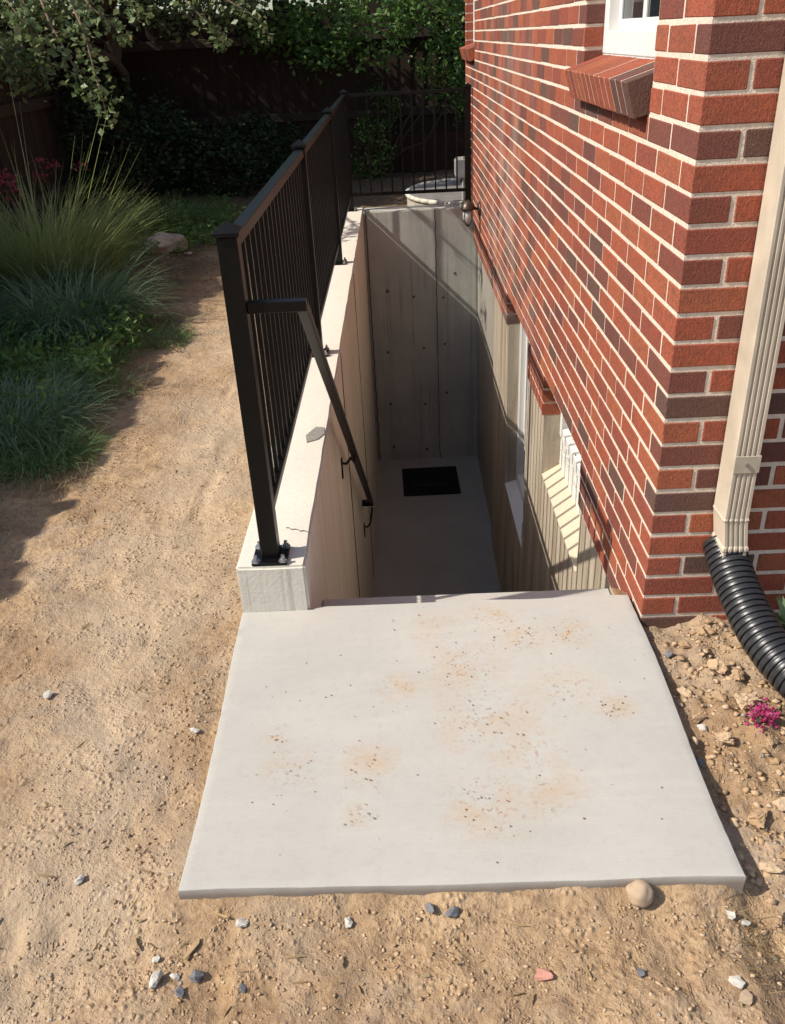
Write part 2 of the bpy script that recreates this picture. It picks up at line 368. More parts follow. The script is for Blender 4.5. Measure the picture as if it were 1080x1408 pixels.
# ------------------------------------------------------------------ ground
FEET = [(-.82, 1.95, 1.3, .14, .05), (-1.02, 2.6, 1.5, .14, .05), (-1.12, 1.62, .9, .13, .048), (-.35, .93, .3, .13, .048), (-.72, 1.50, 1.2, .12, .045)]
def gz(x, y):
    base = -0.022 + 0 * x
    front = np.clip((1.16 - y) / .12, 0, 1); base = base - .030 * front
    right = np.clip((x - .60) / .08, 0, 1) * np.clip((2.3 - y) / .2, 0, 1)
    base = base - .045 * right
    mound = np.exp(-((x - .86) / .17) ** 2 - ((y - 1.78) / .40) ** 2); base = base + .060 * mound
    base = base + .020 * np.exp(-((x - .69) / .03) ** 2) * np.clip((y - 1.72) / .1, 0, 1) * np.clip((2.3 - y) / .2, 0, 1)
    left = np.clip((-.55 - x) / .6, 0, 1); base = base + .02 * left * fbm(x, y, .9, 3) + .012 * left
    base = base + .05 * np.clip((-1.45 - x) / .8, 0, 1)
    amp = 1.0 - .55 * np.exp(-((x + .85) / .45) ** 2)
    rgt = np.clip((x - .66) / .06, 0, 1)
    n = fbm(x, y, 3.2, 3) * .020 + fbm(x, y, 11, 3, .6) * .012 * amp + fbm(x + 5, y, 34, 3, .65) * .008 * amp * (1 + 1.2 * rgt) + rgt * np.abs(fbm(x, y, 17, 3)) * .022
    n = n - .010 * np.clip(fbm(x * 1.7, y * .8 + 3, 6, 2) - .28, 0, 1) * 4
    for (fx, fy, a, L, W) in FEET:
        u = (x - fx) * math.cos(a) + (y - fy) * math.sin(a); v = -(x - fx) * math.sin(a) + (y - fy) * math.cos(a)
        w = W * (1 - .25 * np.clip(u / L, -1, 1)); d = np.sqrt((u / L) ** 2 + (v / w) ** 2); k = .5 + fbm(x, y, 9, 2); n = n - .006 * k * np.clip(1.15 - d, 0, .25) / .25 + .003 * k * np.exp(-((d - 1.18) / .14) ** 2)
    near = np.clip(np.minimum(np.abs(x - WL0), 1) / .05, 0.15, 1)
    far = np.clip((y - 8.1) / 1.5, 0, 1)
    return base + n * np.clip(near, .3, 1) + far * .06
def axis(segs):
    out = []
    for a, b, s in segs:
        out.append(np.linspace(a, b, max(2, int(round((b - a) / s))), endpoint=False))
    return np.concatenate(out + [np.array([segs[-1][1]])])
gx = axis([(-70, -10, 6), (-10, -4.5, .5), (-4.5, -1.9, .05), (-1.9, -.50, .0105), (-.50, .60, .0105), (.60, 1.25, .0105), (1.25, 2.2, .05), (2.2, 12, .7), (12, 70, 6)])
gy = axis([(-60, -4, 6), (-4, .6, .25), (.6, 2.4, .0105), (2.4, 4.6, .02), (4.6, 12, .06), (12, 20, .8), (20, 90, 7)])
XX, YY = np.meshgrid(gx, gy); ZZ = gz(XX, YY)
nx, ny = len(gx), len(gy)
idx = np.arange(nx * ny).reshape(ny, nx)
F = np.stack([idx[:-1, :-1], idx[:-1, 1:], idx[1:, 1:], idx[1:, :-1]], -1).reshape(-1, 4)
cx = (XX[:-1, :-1] + XX[1:, 1:]).ravel() / 2; cyy = (YY[:-1, :-1] + YY[1:, 1:]).ravel() / 2
hole = ((cx > -.47) & (cx < .60) & (cyy > 1.18) & (cyy < 2.2)) | ((cx > -.42) & (cx < .9) & (cyy > 2.15) & (cyy < 7.87)) | ((cx > .72) & (cx < 9) & (cyy > 2.07) & (cyy < 8.5))
npmesh('dirt_ground', np.stack([XX.ravel(), YY.ravel(), ZZ.ravel()], -1), F[~hole], MDIRT, smooth=True, kind='structure')
def zg(x, y): return float(gz(np.array([float(x)]), np.array([float(y)]))[0])

# well floor and steps
box('well_floor', MFLOOR, None, -.36, .74, 4.9, BY + .05, PITZ - .15, PITZ, kind='structure')
st = thing('basement_stairs', 'grey poured concrete steps going down into the basement well behind the landing slab', 'stairs', (.17, 2.1, -2.3))
for i in range(11):
    z1 = -.172 - .189 * i; y0 = SY1 - .002 if i == 0 else 2.392 + .2615 * (i - 1)
    m = MB(); m.box(WL1 + .002, .660, y0, 2.392 + .2615 * i, z1 - .24, z1, bev=.006)
    o = m.build('step', MFLOOR if i else MSLAB, None); o.location = (-.17, -2.1, 2.3); o.parent = st
# landing slab (edges sag and waver a little)
m = MB(); nxs, nys = 60, 52; vs = []; rr = .012
for j in range(nys + 1):
    for i in range(nxs + 1):
        u = i / nxs; v = j / nys
        xl = SX0 + .012 * math.sin(v * 5) * .4 + (1 - v) * .01; xr = SX1 - .004 * math.sin(v * 7) - .004 * (1 - v)
        yf = SY0 + .0012 * math.sin(u * 9) + .0008 * math.sin(u * 23) - .006 * u; yb = SY1 + .006 * mnoise.noise(Vector((u * 6, 0, 3)))
        if u < .19: yb = min(yb, 2.089)
        vs.append((xl + (xr - xl) * u, yf + (yb - yf) * v, -.0015 + .003 * mnoise.noise(Vector((u * 4, v * 4, 0))) ))
N = nxs + 1; fs = [(j * N + i, j * N + i + 1, (j + 1) * N + i + 1, (j + 1) * N + i) for j in range(nys) for i in range(nxs)]
ring = [i for i in range(N)] + [j * N + nxs for j in range(1, nys + 1)] + [nys * N + i for i in range(nxs - 1, -1, -1)] + [j * N for j in range(nys - 1, 0, -1)]
ce = Vector(((SX0 + SX1) / 2, (SY0 + SY1) / 2, 0)); k0 = len(vs); lay = []
for (off, dz) in ((.0010, -.0004), (.0020, -.0014), (.0026, -.0045), (.0022, -.05), (.002, -.16)):
    st_ = len(vs)
    for r in ring:
        p = Vector(vs[r]); ox = -1 if p.x < SX0 + .05 else (1 if p.x > SX1 - .05 else 0); oy = -1 if p.y < SY0 + .05 else 0
        w = .0012 * mnoise.noise(Vector((p.x * 30, p.y * 30, dz * 60)))
        vs.append((p.x + ox * (off + w), p.y + oy * (off + w), p.z + dz))
    lay.append(st_)
prev = ring; n = len(ring)
for s0 in lay:
    cur = list(range(s0, s0 + n)); fs += [(prev[i], prev[(i + 1) % n], cur[(i + 1) % n], cur[i]) for i in range(n)]; prev = cur
m.add(vs, fs); SL = m.build('landing_slab', MSLAB, None, smooth=True, label='pale grey concrete landing slab with rust brown dirt stains at the top of the stairwell', cat='concrete slab')

try: SL.data.set_sharp_from_angle(angle=math.radians(28))
except Exception: pass
# ------------------------------------------------------------------ retaining walls
def rough_block(name, mat, x0, x1, y0, y1, z0, z1, step, seed, **tags):
    """box with slightly worn, wavering faces"""
    import bmesh
    bm = bmesh.new(); bmesh.ops.create_cube(bm, size=1)
    for v in bm.verts: v.co = Vector((x0 if v.co.x < 0 else x1, y0 if v.co.y < 0 else y1, z0 if v.co.z < 0 else z1))
    bmesh.ops.bevel(bm, geom=bm.edges[:], offset=.007, segments=2, affect='EDGES')
    for ax, a, b in ((0, x0, x1), (1, y0, y1), (2, z0, z1)):
        k = max(1, int((b - a) / step))
        for i in range(1, k):
            co = [0, 0, 0]; co[ax] = a + (b - a) * i / k; no = [0, 0, 0]; no[ax] = 1
            bmesh.ops.bisect_plane(bm, geom=bm.verts[:] + bm.edges[:] + bm.faces[:], plane_co=co, plane_no=no)
    for v in bm.verts:
        q = v.co * 7 + Vector((seed, 0, 0)); d = Vector((mnoise.noise(q), mnoise.noise(q + Vector((9, 0, 0))), mnoise.noise(q + Vector((0, 9, 0)))))
        e = sum(1 for c_, a, b in ((v.co.x, x0, x1), (v.co.y, y0, y1), (v.co.z, z0, z1)) if min(abs(c_ - a), abs(c_ - b)) < .009)
        v.co += d * (.0015 if e < 2 else .0035)
    me = bpy.data.meshes.new(name); bm.to_mesh(me); bm.free(); me.materials.append(mat)
    o = bpy.data.objects.new(name, me); COL.objects.link(o); return tag(o, **tags)
rw = rough_block('retaining_wall', MWALL, WL0, WL1, 2.09, 7.985, -2.35, WZ, .10, 1, label='long low concrete retaining wall carrying the black railing beside the dirt path', cat='concrete wall')
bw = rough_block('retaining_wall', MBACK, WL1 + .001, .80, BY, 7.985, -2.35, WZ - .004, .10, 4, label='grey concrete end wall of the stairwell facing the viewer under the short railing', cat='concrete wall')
# tie holes, form seams
hm = MB(); hm.tube([(0, -.004, 0), (0, .006, 0)], [.016, .013], 10); hme = hm.mesh('tie_hole', m_plain('tie_rust', (.13, .11, .095), .9, .1))
for (x, z) in [(-.142, -1.131), (.183, -1.096), (.382, -1.049), (-.137, -1.632), (.167, -1.646), (.388, -1.573), (-.14, -2.13), (.36, -.62), (.12, -.60), (-.12, -.55), (.19, -2.15), (.50, -.40)]:
    k_ = random.uniform(.7, 1.1); place(hme, 'tie_hole', bw, (x + random.uniform(-.02, .02), BY + .0015, z + random.uniform(-.02, .02)), (0, 0, 0), (k_, 1, k_))
MSEAM = m_plain('form_seam', (.15, .14, .12), .95, .1, 0, 30, .4)
for x, w in ((.315, .008), (-.292, .012)):
    sm = MB(); zz = np.linspace(-2.25, WZ - .01, 30)
    for a, b in zip(zz[:-1], zz[1:]):
        j = .003 * math.sin(a * 37 + x * 9); sm.box(x - w / 2 + j, x + w / 2 + j, BY - .0035, BY + .004, a, b)
    sm.build('form_seam', MSEAM, bw)
for (y, z) in ((4.02, 0), (5.62, 0)):          # cold-joint ribs on the inner face of the left wall
    sm = MB(); sm.box(WL1 - .004, WL1 + .0035, y, y + .010, -2.25, WZ - .012); sm.build('form_seam', MSEAM, rw)
# trowelled grey patch and a hairline crack on the wall top
pm = MB(); pc = [(-.395, 3.02), (-.36, 3.10), (-.328, 3.09), (-.322, 3.03), (-.345, 2.98), (-.385, 2.955)]
pm.prism(pc, 2, WZ - .001, WZ + .0035); pm.build('cement_patch', m_plain('patch_grey', (.30, .285, .25), .9, .2, 0, 60, .3), rw)
cm = MB(); pr_ = None
for i in range(9):
    q = (-.395 + i * .0095, 2.315 - .004 * i + .004 * math.sin(i * 2.2), WZ + .0016)
    if pr_: cm.tube([pr_, q], .0016, 4)
    pr_ = q
cm.build('crack', MSEAM, rw)

# ------------------------------------------------------------------ house
house = thing('brick_house', 'red brick house with pale mortar standing along the right side of the stairwell', 'house', (WX, CY, -.14))
hl = Vector((WX, CY, -.14))
def hpart(o, p=None):
    """parent to the house (or one of its parts, at the house's frame) keeping the world place"""
    o.parent = p or house
    if p is None: o.location = o.location - hl
    return o
UY0, UY1, UZ0, UZ1 = 2.40, 3.285, 19 * C, 41 * C
FY0, FY1 = 7.66, 8.52
AY0, AY1 = 2.905, 3.79; BY0, BY1 = 4.325, 5.262; OZ = 1 * C
TOPK = 46
def openings_side(k):
    z0, z1 = k * C, (k + 1) * C; zc = (z0 + z1) / 2; r = []
    if UZ0 < zc < UZ1: r += [(UY0, UY1), (FY0, FY1)]
    if zc < OZ: r += [(AY0, AY1), (BY0, BY1)]
    return r
MG = .0112; BD = .092
bricks = []   # (x0,x1,y0,y1,z0,z1)
def cut(a, b, holes):
    segs = [(a, b)]
    for h0, h1 in holes:
        ns = []
        for s0, s1 in segs:
            if s1 <= h0 or s0 >= h1: ns.append((s0, s1)); continue
            if s0 < h0: ns.append((s0, h0))
            if s1 > h1: ns.append((h1, s1))
        segs = ns
    return [s for s in segs if s[1] - s[0] > .007]
for k in range(-2, TOPK):
    z0, z1 = k * C + MG / 2, (k + 1) * C - MG / 2; odd = k % 2 != 0
    # long side (x = WX): header of the corner on odd courses
    first = .0975 if odd else .199; y = CY; segs = [(CY, CY + first - MG / 2 + .0)]
    s = CY + first
    while s < HY: segs.append((s + MG / 2, min(s + .2032 - MG / 2, HY))); s += .2032
    for i, (a, b) in enumerate(segs):
        for c0, c1 in cut(a, b, openings_side(k)):
            if i == 0: bricks.append((WX, WX + (.194 if odd else BD), c0, c1, z0, z1, 'c'))
            else: bricks.append((WX, WX + BD, c0, c1, z0, z1, 's'))
    # gable side (y = CY)
    s = WX + (.199 if odd else .0975)
    while s < 4.2: bricks.append((s + MG / 2, min(s + .2032 - MG / 2, 4.2), CY, CY + BD, z0, z1, 'f')); s += .2032
Rt = CR.T
def proj(P):
    q = Rt @ (np.array(P) - CAMO)
    if q[2] < .1: return None
    return q[0] / q[2] * 1172.2 + 540, q[1] / q[2] * 1172.2 + 704
def area(b):
    c = np.array([(b[0] + b[1]) / 2 if b[6] == 'f' else b[0], b[2] if b[6] == 'f' else (b[2] + b[3]) / 2, (b[4] + b[5]) / 2])
    p = proj(c)
    if p is None or not (-60 < p[0] < 1140 and -60 < p[1] < 900): return 0
    d = c - CAMO; r = np.linalg.norm(d)
    a = 0
    if b[6] in 'sc': a += (b[3] - b[2]) * (b[5] - b[4]) * abs(d[0]) / r ** 3
    if b[6] in 'fc': a += (b[1] - b[0]) * (b[5] - b[4]) * abs(d[1]) / r ** 3
    return a
bricks.sort(key=area, reverse=True)
NB = 286; cache = {}
for b in bricks[:NB]:
    dx, dy, dz = (round(b[1] - b[0], 3), round(b[3] - b[2], 3), round(b[5] - b[4], 4)); key = (dx, dy, dz)
    if key not in cache:
        mm = MB(); mm.box(-dx / 2, dx / 2, -dy / 2, dy / 2, -dz / 2, dz / 2, bev=.0025); cache[key] = mm.mesh('brick', MBR)
    j = lambda s: random.uniform(-s, s)
    o = place(cache[key], 'brick', None, ((b[0] + b[1]) / 2 - abs(j(.0013)) - .0004, (b[2] + b[3]) / 2 - abs(j(.001)) - (.0004 if b[6] != 's' else 0), (b[4] + b[5]) / 2 + j(.0010)), (j(.008), j(.003), j(.002)))
    hpart(o)
mm = MB()
for b in bricks[NB:]:
    j = random.uniform(-.0014, .0014)
    if b[6] == 's': mm.box(b[0] - abs(j) - .0004, b[1], b[2] + abs(j), b[3] - abs(j), b[4] + j * .7, b[5] + j * .7)
    elif b[6] == 'f': mm.box(b[0], b[1], b[2] - abs(j) - .0004, b[3], b[4], b[5])
    else: mm.box(b[0] - abs(j) - .0004, b[1], b[2] - abs(j) - .0004, b[3], b[4], b[5])
hpart(mm.build('brick_courses', MBRS, None, kind='stuff'))
# mortar / wall body, cut round the openings (mortar face set back 4 mm)
MX = WX + .0012; WB = .30; topz = TOPK * C
mb = MB()
def wseg(y0, y1, z0, z1): mb.box(MX, WX + .088, y0, y1, z0, z1)
ys = [CY + .0016, UY0, UY1, FY0, FY1, HY]
for a, b, o in ((ys[0], ys[1] - .004, 0), (ys[1] - .004, ys[2] + .004, 1), (ys[2] + .004, ys[3] - .004, 0), (ys[3] - .004, ys[4] + .004, 1), (ys[4] + .004, ys[5], 0)):
    if o: wseg(a, b, OZ, UZ0); wseg(a, b, UZ1, topz)
    else: wseg(a, b, OZ, topz)
for a, b in ((CY + .0016, AY0 - .004), (AY1 + .004, BY0 - .004), (BY1 + .004, HY)): wseg(a, b, -2 * C, OZ)
mb.box(WX + .0885, 4.2, CY + .0016, CY + .088, -2 * C, topz)
hpart(mb.build('mortar', MMO, None))
bk = MB()      # inner shell that closes the rooms off
bk.box(1.3, 1.35, CY + .4, HY - .01, -2.4, topz); bk.box(.88, 4.2, HY - .05, HY, -.2, topz); bk.box(.95, 1.3, CY + .3, CY + .4, -2.4, topz)
hpart(bk.build('inner_wall', m_plain('plaster', (.30, .28, .25), .9, .2), None))
fl = MB(); fl.box(.80, 1.3, 2.4, HY - .06, 1.0, 1.02); fl.box(.80, 1.3, 2.4, HY - .06, OZ + .03, OZ + .06); hpart(fl.build('room_floor', m_plain('boards', (.15, .10, .07), .8, .2), None))
# steel lintels
for nm, y0, y1, z in (('lintel', AY0, AY1, OZ), ('lintel', BY0, BY1, OZ), ('lintel', UY0, UY1, UZ1), ('lintel', FY0, FY1, UZ1)):
    hpart(box(nm, MMO, None, WX + .006, WX + .15, y0 - .05, y1 + .05, z - .001, z + .004))
# eave and roof
rf = MB(); rf.prism([(.20, topz + .02), (.20, topz + .16), (4.6, topz + 1.9), (4.6, topz + .02)], 1, CY - .35, HY + .35)
hpart(rf.build('roof', m_plain('shingle_roof', (.10, .09, .085), .9, .1, 0, 8, .4, .5), None))
# foundation below the bricks
FX = .662; FT = -2 * C
fb = MB()
for a, b, z0, z1 in ((CY + .02, AY0, PITZ - .1, FT - .001), (AY0, AY1, PITZ - .1, -.452), (AY1, BY0, PITZ - .1, FT - .001), (BY0, BY1, PITZ - .1, -1.262), (BY1, 6.13, PITZ - .1, FT - .001)):
    fb.box(FX, FX + .25, a, b, z0, z1)
fo = fb.build('foundation_wall', MFOUND, None); hpart(fo)
fn = MB(); fn.box(.690, .95, 6.132, BY + .02, PITZ - .1, FT - .001); hpart(fn.build('foundation_wall', MNEWC, None, label='smooth grey newer stretch of foundation at the far end'))
fe = MB(); fe.box(.664, .95, BY + .02, HY, -.6, FT - .001); hpart(fe.build('foundation_wall', MNEWC, None))
hpart(box('corner_fillet', m_plain('caulk', (.50, .47, .40), .8, .2, 0, 12, .3), None, .676, .6895, 6.108, 6.131, PITZ, FT - .002, bev=.003))
# smeared mortar strip on the pier beside the tall window
pr0 = MB(); zz = np.linspace(-1.25, .0, 22)
for a, b in zip(zz[:-1], zz[1:]):
    w = .05 + .02 * math.sin(a * 9) + .012 * math.sin(a * 31); pr0.box(FX - .0045, FX + .004, BY0 + .001, BY0 + w, a, min(b, FT - .003) if b > FT else b) if a < FT - .01 else None
hpart(pr0.build('mortar_smear', m_plain('smear', (.52, .48, .40), .95, .1, 0, 25, .3, .5), None))
# footing gutter: darker toe below the wall
hpart(box('footing', MFOUND, None, .655, .70, 5.3, 6.1, PITZ - .05, PITZ + .012, bev=.004))

# windows -----------------------------------------------------------
def window(x, y0, y1, z0, z1, fw, label, sash=True, film=False, mull=True):
    w = bpy.data.objects.new('window', None); COL.objects.link(w); w.location = Vector((x, y0, z0)); w.empty_display_size = .1
    tag(w, label=label); L = Vector((x, y0, z0)); hpart(w)
    def sub(o): o.parent = w; o.location = -L; return o
    D = .07
    f = MB()
    f.box(x, x + D, y0, y0 + fw, z0, z1, bev=.003); f.box(x, x + D, y1 - fw, y1, z0, z1, bev=.003)
    f.box(x + .001, x + D, y0 + fw, y1 - fw, z0, z0 + fw * 1.2, bev=.003); f.box(x + .001, x + D, y0 + fw, y1 - fw, z1 - fw, z1, bev=.003)
    sub(f.build('frame', MWHITE, None))
    a, b, c, d = y0 + fw, y1 - fw, z0 + fw * 1.2, z1 - fw
    mid = (a + b) / 2; g = MB(); s = .032
    for (p, q, xx) in ((a, mid + .02, x + .018), (mid - .02, b, x + .034)):
        g.box(xx, xx + .015, p, p + s, c, d, bev=.002); g.box(xx, xx + .015, q - s, q, c, d, bev=.002)
        g.box(xx + .0005, xx + .0145, p + s, q - s, c, c + s, bev=.002); g.box(xx + .0005, xx + .0145, p + s, q - s, d - s, d, bev=.002)
    sub(g.build('sash', MWHITE, None))
    for (p, q, xx) in ((a, mid + .02, x + .018), (mid - .02, b, x + .034)):
        pm_ = MB(); pm_.box(xx + .006, xx + .010, p + s - .004, q - s + .004, c + s - .004, d - s + .004); sub(pm_.build('pane', MGL, None))
    return w, sub
wA, subA = window(.735, AY0, AY1, -.235, OZ, .045, 'small white basement window under the brick')
fm = MB(); fm.box(.742, .760, AY0 + .002, AY1 - .002, -.43, -.238)
subA(fm.build('film_panel', MFILM, None))
wB, subB = window(.735, BY0, BY1, -1.235, OZ, .055, 'tall white framed basement window beyond the small one')
wU, subU = window(.712, UY0, UY1, 1.405, UZ1, .055, 'white framed ground floor window above the brick sill')
cu = MB()
for i in range(9): cu.tube([(.80 + .012 * (i % 2), 2.62 + i * .035, 1.5), (.80 + .012 * (i % 2), 2.62 + i * .035, 2.7)], .017, 6)
subU(cu.build('curtain', m_plain('curtain', (.24, .19, .17), .9, .1), None))
wF, subF = window(.712, FY0, FY1, 1.405, UZ1, .055, 'white framed ground floor window at the far end of the long wall')
# sills
sA = MB(); sA.prism([(FX - .004, -.452), (FX - .004, -.445), (.742, -.395), (.742, -.452)], 1, AY0 + .001, AY1 - .001); hpart(sA.build('window_sill', MCREAM, None, label='sloping cream cement sill striped by railing shadows'))
sB = MB(); sB.prism([(FX - .002, -1.262), (FX - .002, -1.258), (.742, -1.232), (.742, -1.262)], 1, BY0 + .001, BY1 - .001); hpart(sB.build('window_sill', MWHITE, None))
for (yy0, yy1, full) in ((UY0 - .002, UY1 + .002, True), (FY0 - .002, FY1 + .002, False)):
    e = bpy.data.objects.new('window_sill', None); COL.objects.link(e); e.location = (WX, yy0, 1.286); hpart(e)
    n = 13; p_ = (yy1 - yy0) / n; sl = math.radians(-17)
    bmb = MB(); bmb.box(-.097, .097, -p_ / 2 + .0042, p_ / 2 - .0042, -.046, .046, bev=.0025); bme = bmb.mesh('brick', MBR)
    for i in range(n):
        o = place(bme, 'brick', e, (.692 - WX, p_ * (i + .5), 1.347 - 1.286 + random.uniform(-.001, .001)), (0, sl, 0))
    mo = MB(); Mr = Matrix.Translation((.692 - WX, 0, 1.347 - 1.286)) @ Matrix.Rotation(sl, 4, 'Y')
    mo.box(-.0954, .094, .007, yy1 - yy0 - .007, -.041, .0445, M=Mr); o = mo.build('mortar', MMO, e)
    fi = MB(); fi.box(.714 - WX, .78 - WX, 0.003, yy1 - yy0 - .003, .062, 1.404 - 1.286); fi.build('filler', MWHITE, e)

# ------------------------------------------------------------------ railing
RX = -.420; rail = thing('black_railing', 'black steel picket railing on top of the retaining wall turning across the stairwell end', 'railing', (RX, 2.15, WZ))
RL = Vector((RX, 2.15, WZ))
def rp(mb_, name, mat=MIRON, smooth=False, parent=None, **k):
    o = mb_.build(name, mat, None, smooth=smooth, **k); o.parent = parent or rail; o.location = -RL if parent is None else (0, 0, 0); return o
post_y = [2.148, 3.995, 5.872, 7.86]; TZ = 1.085; PH = .0255
pme = MB(); pme.box(-PH, PH, -PH, PH, 0, TZ - WZ, bev=.003); pme = pme.mesh('post', MIRON)
cme = MB(); z = TZ - WZ
cme.box(-.033, .033, -.033, .033, z + .0, z + .012, bev=.002); cme.add([(-.031, -.031, z + .0125), (.031, -.031, z + .0125), (.031, .031, z + .0125), (-.031, .031, z + .0125), (0, 0, z + .034)], [(0, 1, 4), (1, 2, 4), (2, 3, 4), (3, 0, 4), (3, 2, 1, 0)]); cme = cme.mesh('post_cap', MIRON)
bme_ = MB(); bme_.box(-.052, .052, -.052, .052, .001, .010, bev=.002); bme_ = bme_.mesh('base_plate', MIRON)
bo = MB(); bo.tube([(0, 0, .010), (0, 0, .018)], .0105, 6); bo.tube([(0, 0, .018), (0, 0, .030)], .0055, 8); bo.tube([(0, 0, .0101), (0, 0, .0122)], .0135, 10); bo = bo.mesh('bolt', MBOLT)
def mkpost(x, y):
    p = place(pme, 'post', rail, (x - RX, y - 2.15, 0)); place(cme, 'post_cap', p); place(bme_, 'base_plate', p)
    for sx in (-1, 1):
        for sy in (-1, 1): place(bo, 'bolt', p, (sx * .040, sy * .040, 0), (0, 0, random.uniform(0, 1)))
for y in post_y: mkpost(RX, y)
mkpost(.610, 7.86)
pk = MB(); pk.box(-.0066, .0066, -.0066, .0066, .29 - WZ, 1.05 - WZ); pk = pk.mesh('picket', MIRON)
for a, b in zip(post_y[:-1], post_y[1:]):
    m = MB(); m.box(RX - .019, RX + .019, a + PH, b - PH, TZ - .037, TZ - .005, bev=.002); rp(m, 'top_rail')
    m = MB(); m.box(RX - .014, RX + .014, a + PH, b - PH, .274, .300, bev=.002); rp(m, 'bottom_rail')
    n = int(round((b - a) / .0925)); 
    for i in range(1, n): place(pk, 'picket', rail, (0, a + (b - a) * i / n - 2.15, 0))
m = MB(); m.box(RX + PH, .610 - PH, 7.842, 7.878, TZ - .030, TZ - .005, bev=.002); rp(m, 'top_rail')
m = MB(); m.box(RX + PH, .610 - PH, 7.846, 7.874, .272, .298, bev=.002); rp(m, 'bottom_rail')
for i in range(1, 11): place(pk, 'picket', rail, ((.610 - RX) * i / 11, 7.86 - 2.15, 0))
# handrail
hr = thing('handrail', 'black steel handrail sloping down the stairs from the first railing post', 'handrail', (RX, 2.15, .92)); HL = Vector((RX, 2.15, .92))
def hp(mb_, name, mat=MIRON, smooth=False):
    o = mb_.build(name, mat, None, smooth=smooth); o.parent = hr; o.location = -HL; return o
HX = -.258; s2 = .0145
m = MB(); m.box(RX + PH, HX + s2, 2.15 - s2, 2.15 + s2, .905 - s2, .905 + s2 , bev=.002); hp(m, 'return_bar')
a = Vector((HX, 2.172, .898)); b = Vector((HX, 4.87, -1.152)); d = (b - a); L_ = d.length; ang = math.atan2(d.z, d.y)
Mr = Matrix.Translation(a) @ Matrix.Rotation(ang, 4, 'X')
m = MB(); m.box(-s2, s2, -.004, L_, -s2, s2, bev=.002, M=Mr); hp(m, 'rail')
m = MB(); m.box(WL1, HX + s2, b.y - .018, b.y + .018, b.z - .022, b.z + .012, bev=.002); hp(m, 'end_return')
for (y, z) in ((3.56, -.23), (4.86, -1.33)):
    zr = a.z + (y + .10 - a.y) * d.z / d.y - .02
    pts = [(WL1 + .003, y, z), (WL1 + .025, y, z - .003), (WL1 + .045, y + .03, z + .012), (HX, y + .085, zr - .015), (HX, y + .10, zr)]
    m = MB(); m.tube(pts, .0065, 7); m.box(WL1, WL1 + .007, y - .014, y + .014, z - .075, z + .022, bev=.001); hp(m, 'bracket', smooth=False)

# ------------------------------------------------------------------ things on the house
# downspout
ds = thing('downspout', 'beige ribbed metal downspout on the brick corner above the black pipe', 'downspout', (.84, 1.94, .24)); DL = Vector((.84, 1.94, .24))
def dp(mb_, name, mat=MDSP, smooth=False, **k):
    o = mb_.build(name, mat, None, smooth=smooth, **k); o.parent = ds; o.location = -DL; return o
def dsprof(x0, x1, y0, y1):
    pts = [(x1, y0), (x1, y1), (x0, y1), (x0, y0 + .004), (x0 + .003, y0)]; n = 4; w = (x1 - x0 - .012) / n
    for i in range(n):
        u = x0 + .007 + i * w; pts += [(u + w * .22, y0), (u + w * .40, y0 + .0045), (u + w * .62, y0 + .0045), (u + w * .80, y0)]
    return pts
m = MB(); x0, x1, y0, y1 = .806, .868, 1.905, 1.986
secs = [(.20, 0), (.262, .0), (.268, .003), (.276, .003), (.282, 0), (.355, 0), (.36, .0022), (.366, 0), (1.4, 0), (3.1, 0)]
prof = None; vs = []; fs = []
for z, g in secs:
    sh = .010 if z < .3 else 0
    P = dsprof(x0 - g + sh, x1 + g + sh, y0 - g, y1); n = len(P); vs += [(x, y, z) for x, y in P]
for k in range(len(secs) - 1): fs += [(k * n + i, k * n + (i + 1) % n, (k + 1) * n + (i + 1) % n, (k + 1) * n + i) for i in range(n)]
m.add(vs, fs); dp(m, 'pipe')
m = MB(); m.box(x0 + .001, x1 + .004, y0 - .0030, y0 + .0005, .498, .545, bev=.001); m.box(x1 - .001, x1 + .003, y0, y1, .498, .545); dp(m, 'strap', m_plain('strap_beige', (.50, .43, .33), .5, .4, 0, 20, .2))
m = MB(); m.tube([(.838, y0 - .0032, .522), (.838, y0 - .008, .522)], .005, 8); dp(m, 'screw', MBOLT)
# corrugated drain pipe
path = [Vector(p) for p in [(.847, 1.985, .245), (.848, 1.93, .215), (.854, 1.85, .176), (.868, 1.75, .134), (.893, 1.66, .104), (.935, 1.57, .080), (1.00, 1.49, .060), (1.09, 1.42, .05), (1.2, 1.37, .045), (1.4, 1.30, 0.045), (1.7, 1.2, 0.045)]]
dense = []
for i in range(len(path) - 1):
    p0 = path[max(i - 1, 0)]; p1 = path[i]; p2 = path[i + 1]; p3 = path[min(i + 2, len(path) - 1)]
    for s in range(40):
        u = s / 40; dense.append(.5 * ((2 * p1) + (-p0 + p2) * u + (2 * p0 - 5 * p1 + 4 * p2 - p3) * u * u + (-p0 + 3 * p1 - 3 * p2 + p3) * u ** 3))
cum = [0]
for i in range(1, len(dense)): cum.append(cum[-1] + (dense[i] - dense[i - 1]).length)
tot = cum[-1]; pts = []; rad = []; s = 0; j = 0; pitch = .0178; per = [(0, .0585), (.18, .0595), (.5, .0595), (.68, .0585), (.76, .0525), (.93, .0525)]
while s < tot - .02:
    for o_, r in per:
        q = s + o_ * pitch
        while j < len(cum) - 2 and cum[j + 1] < q: j += 1
        f_ = (q - cum[j]) / max(cum[j + 1] - cum[j], 1e-6); pts.append(dense[j].lerp(dense[j + 1], f_)); rad.append(r * .93)
    s += pitch
m = MB(); m.tube(pts, rad, 36, cap=False); dpz = m.build('drain_pipe', MPIPE, None, smooth=False, label='black corrugated plastic drain pipe fed by the downspout', cat='drain pipe')
import bmesh
dpz.data.polygons.foreach_set('use_smooth', [True] * len(dpz.data.polygons))
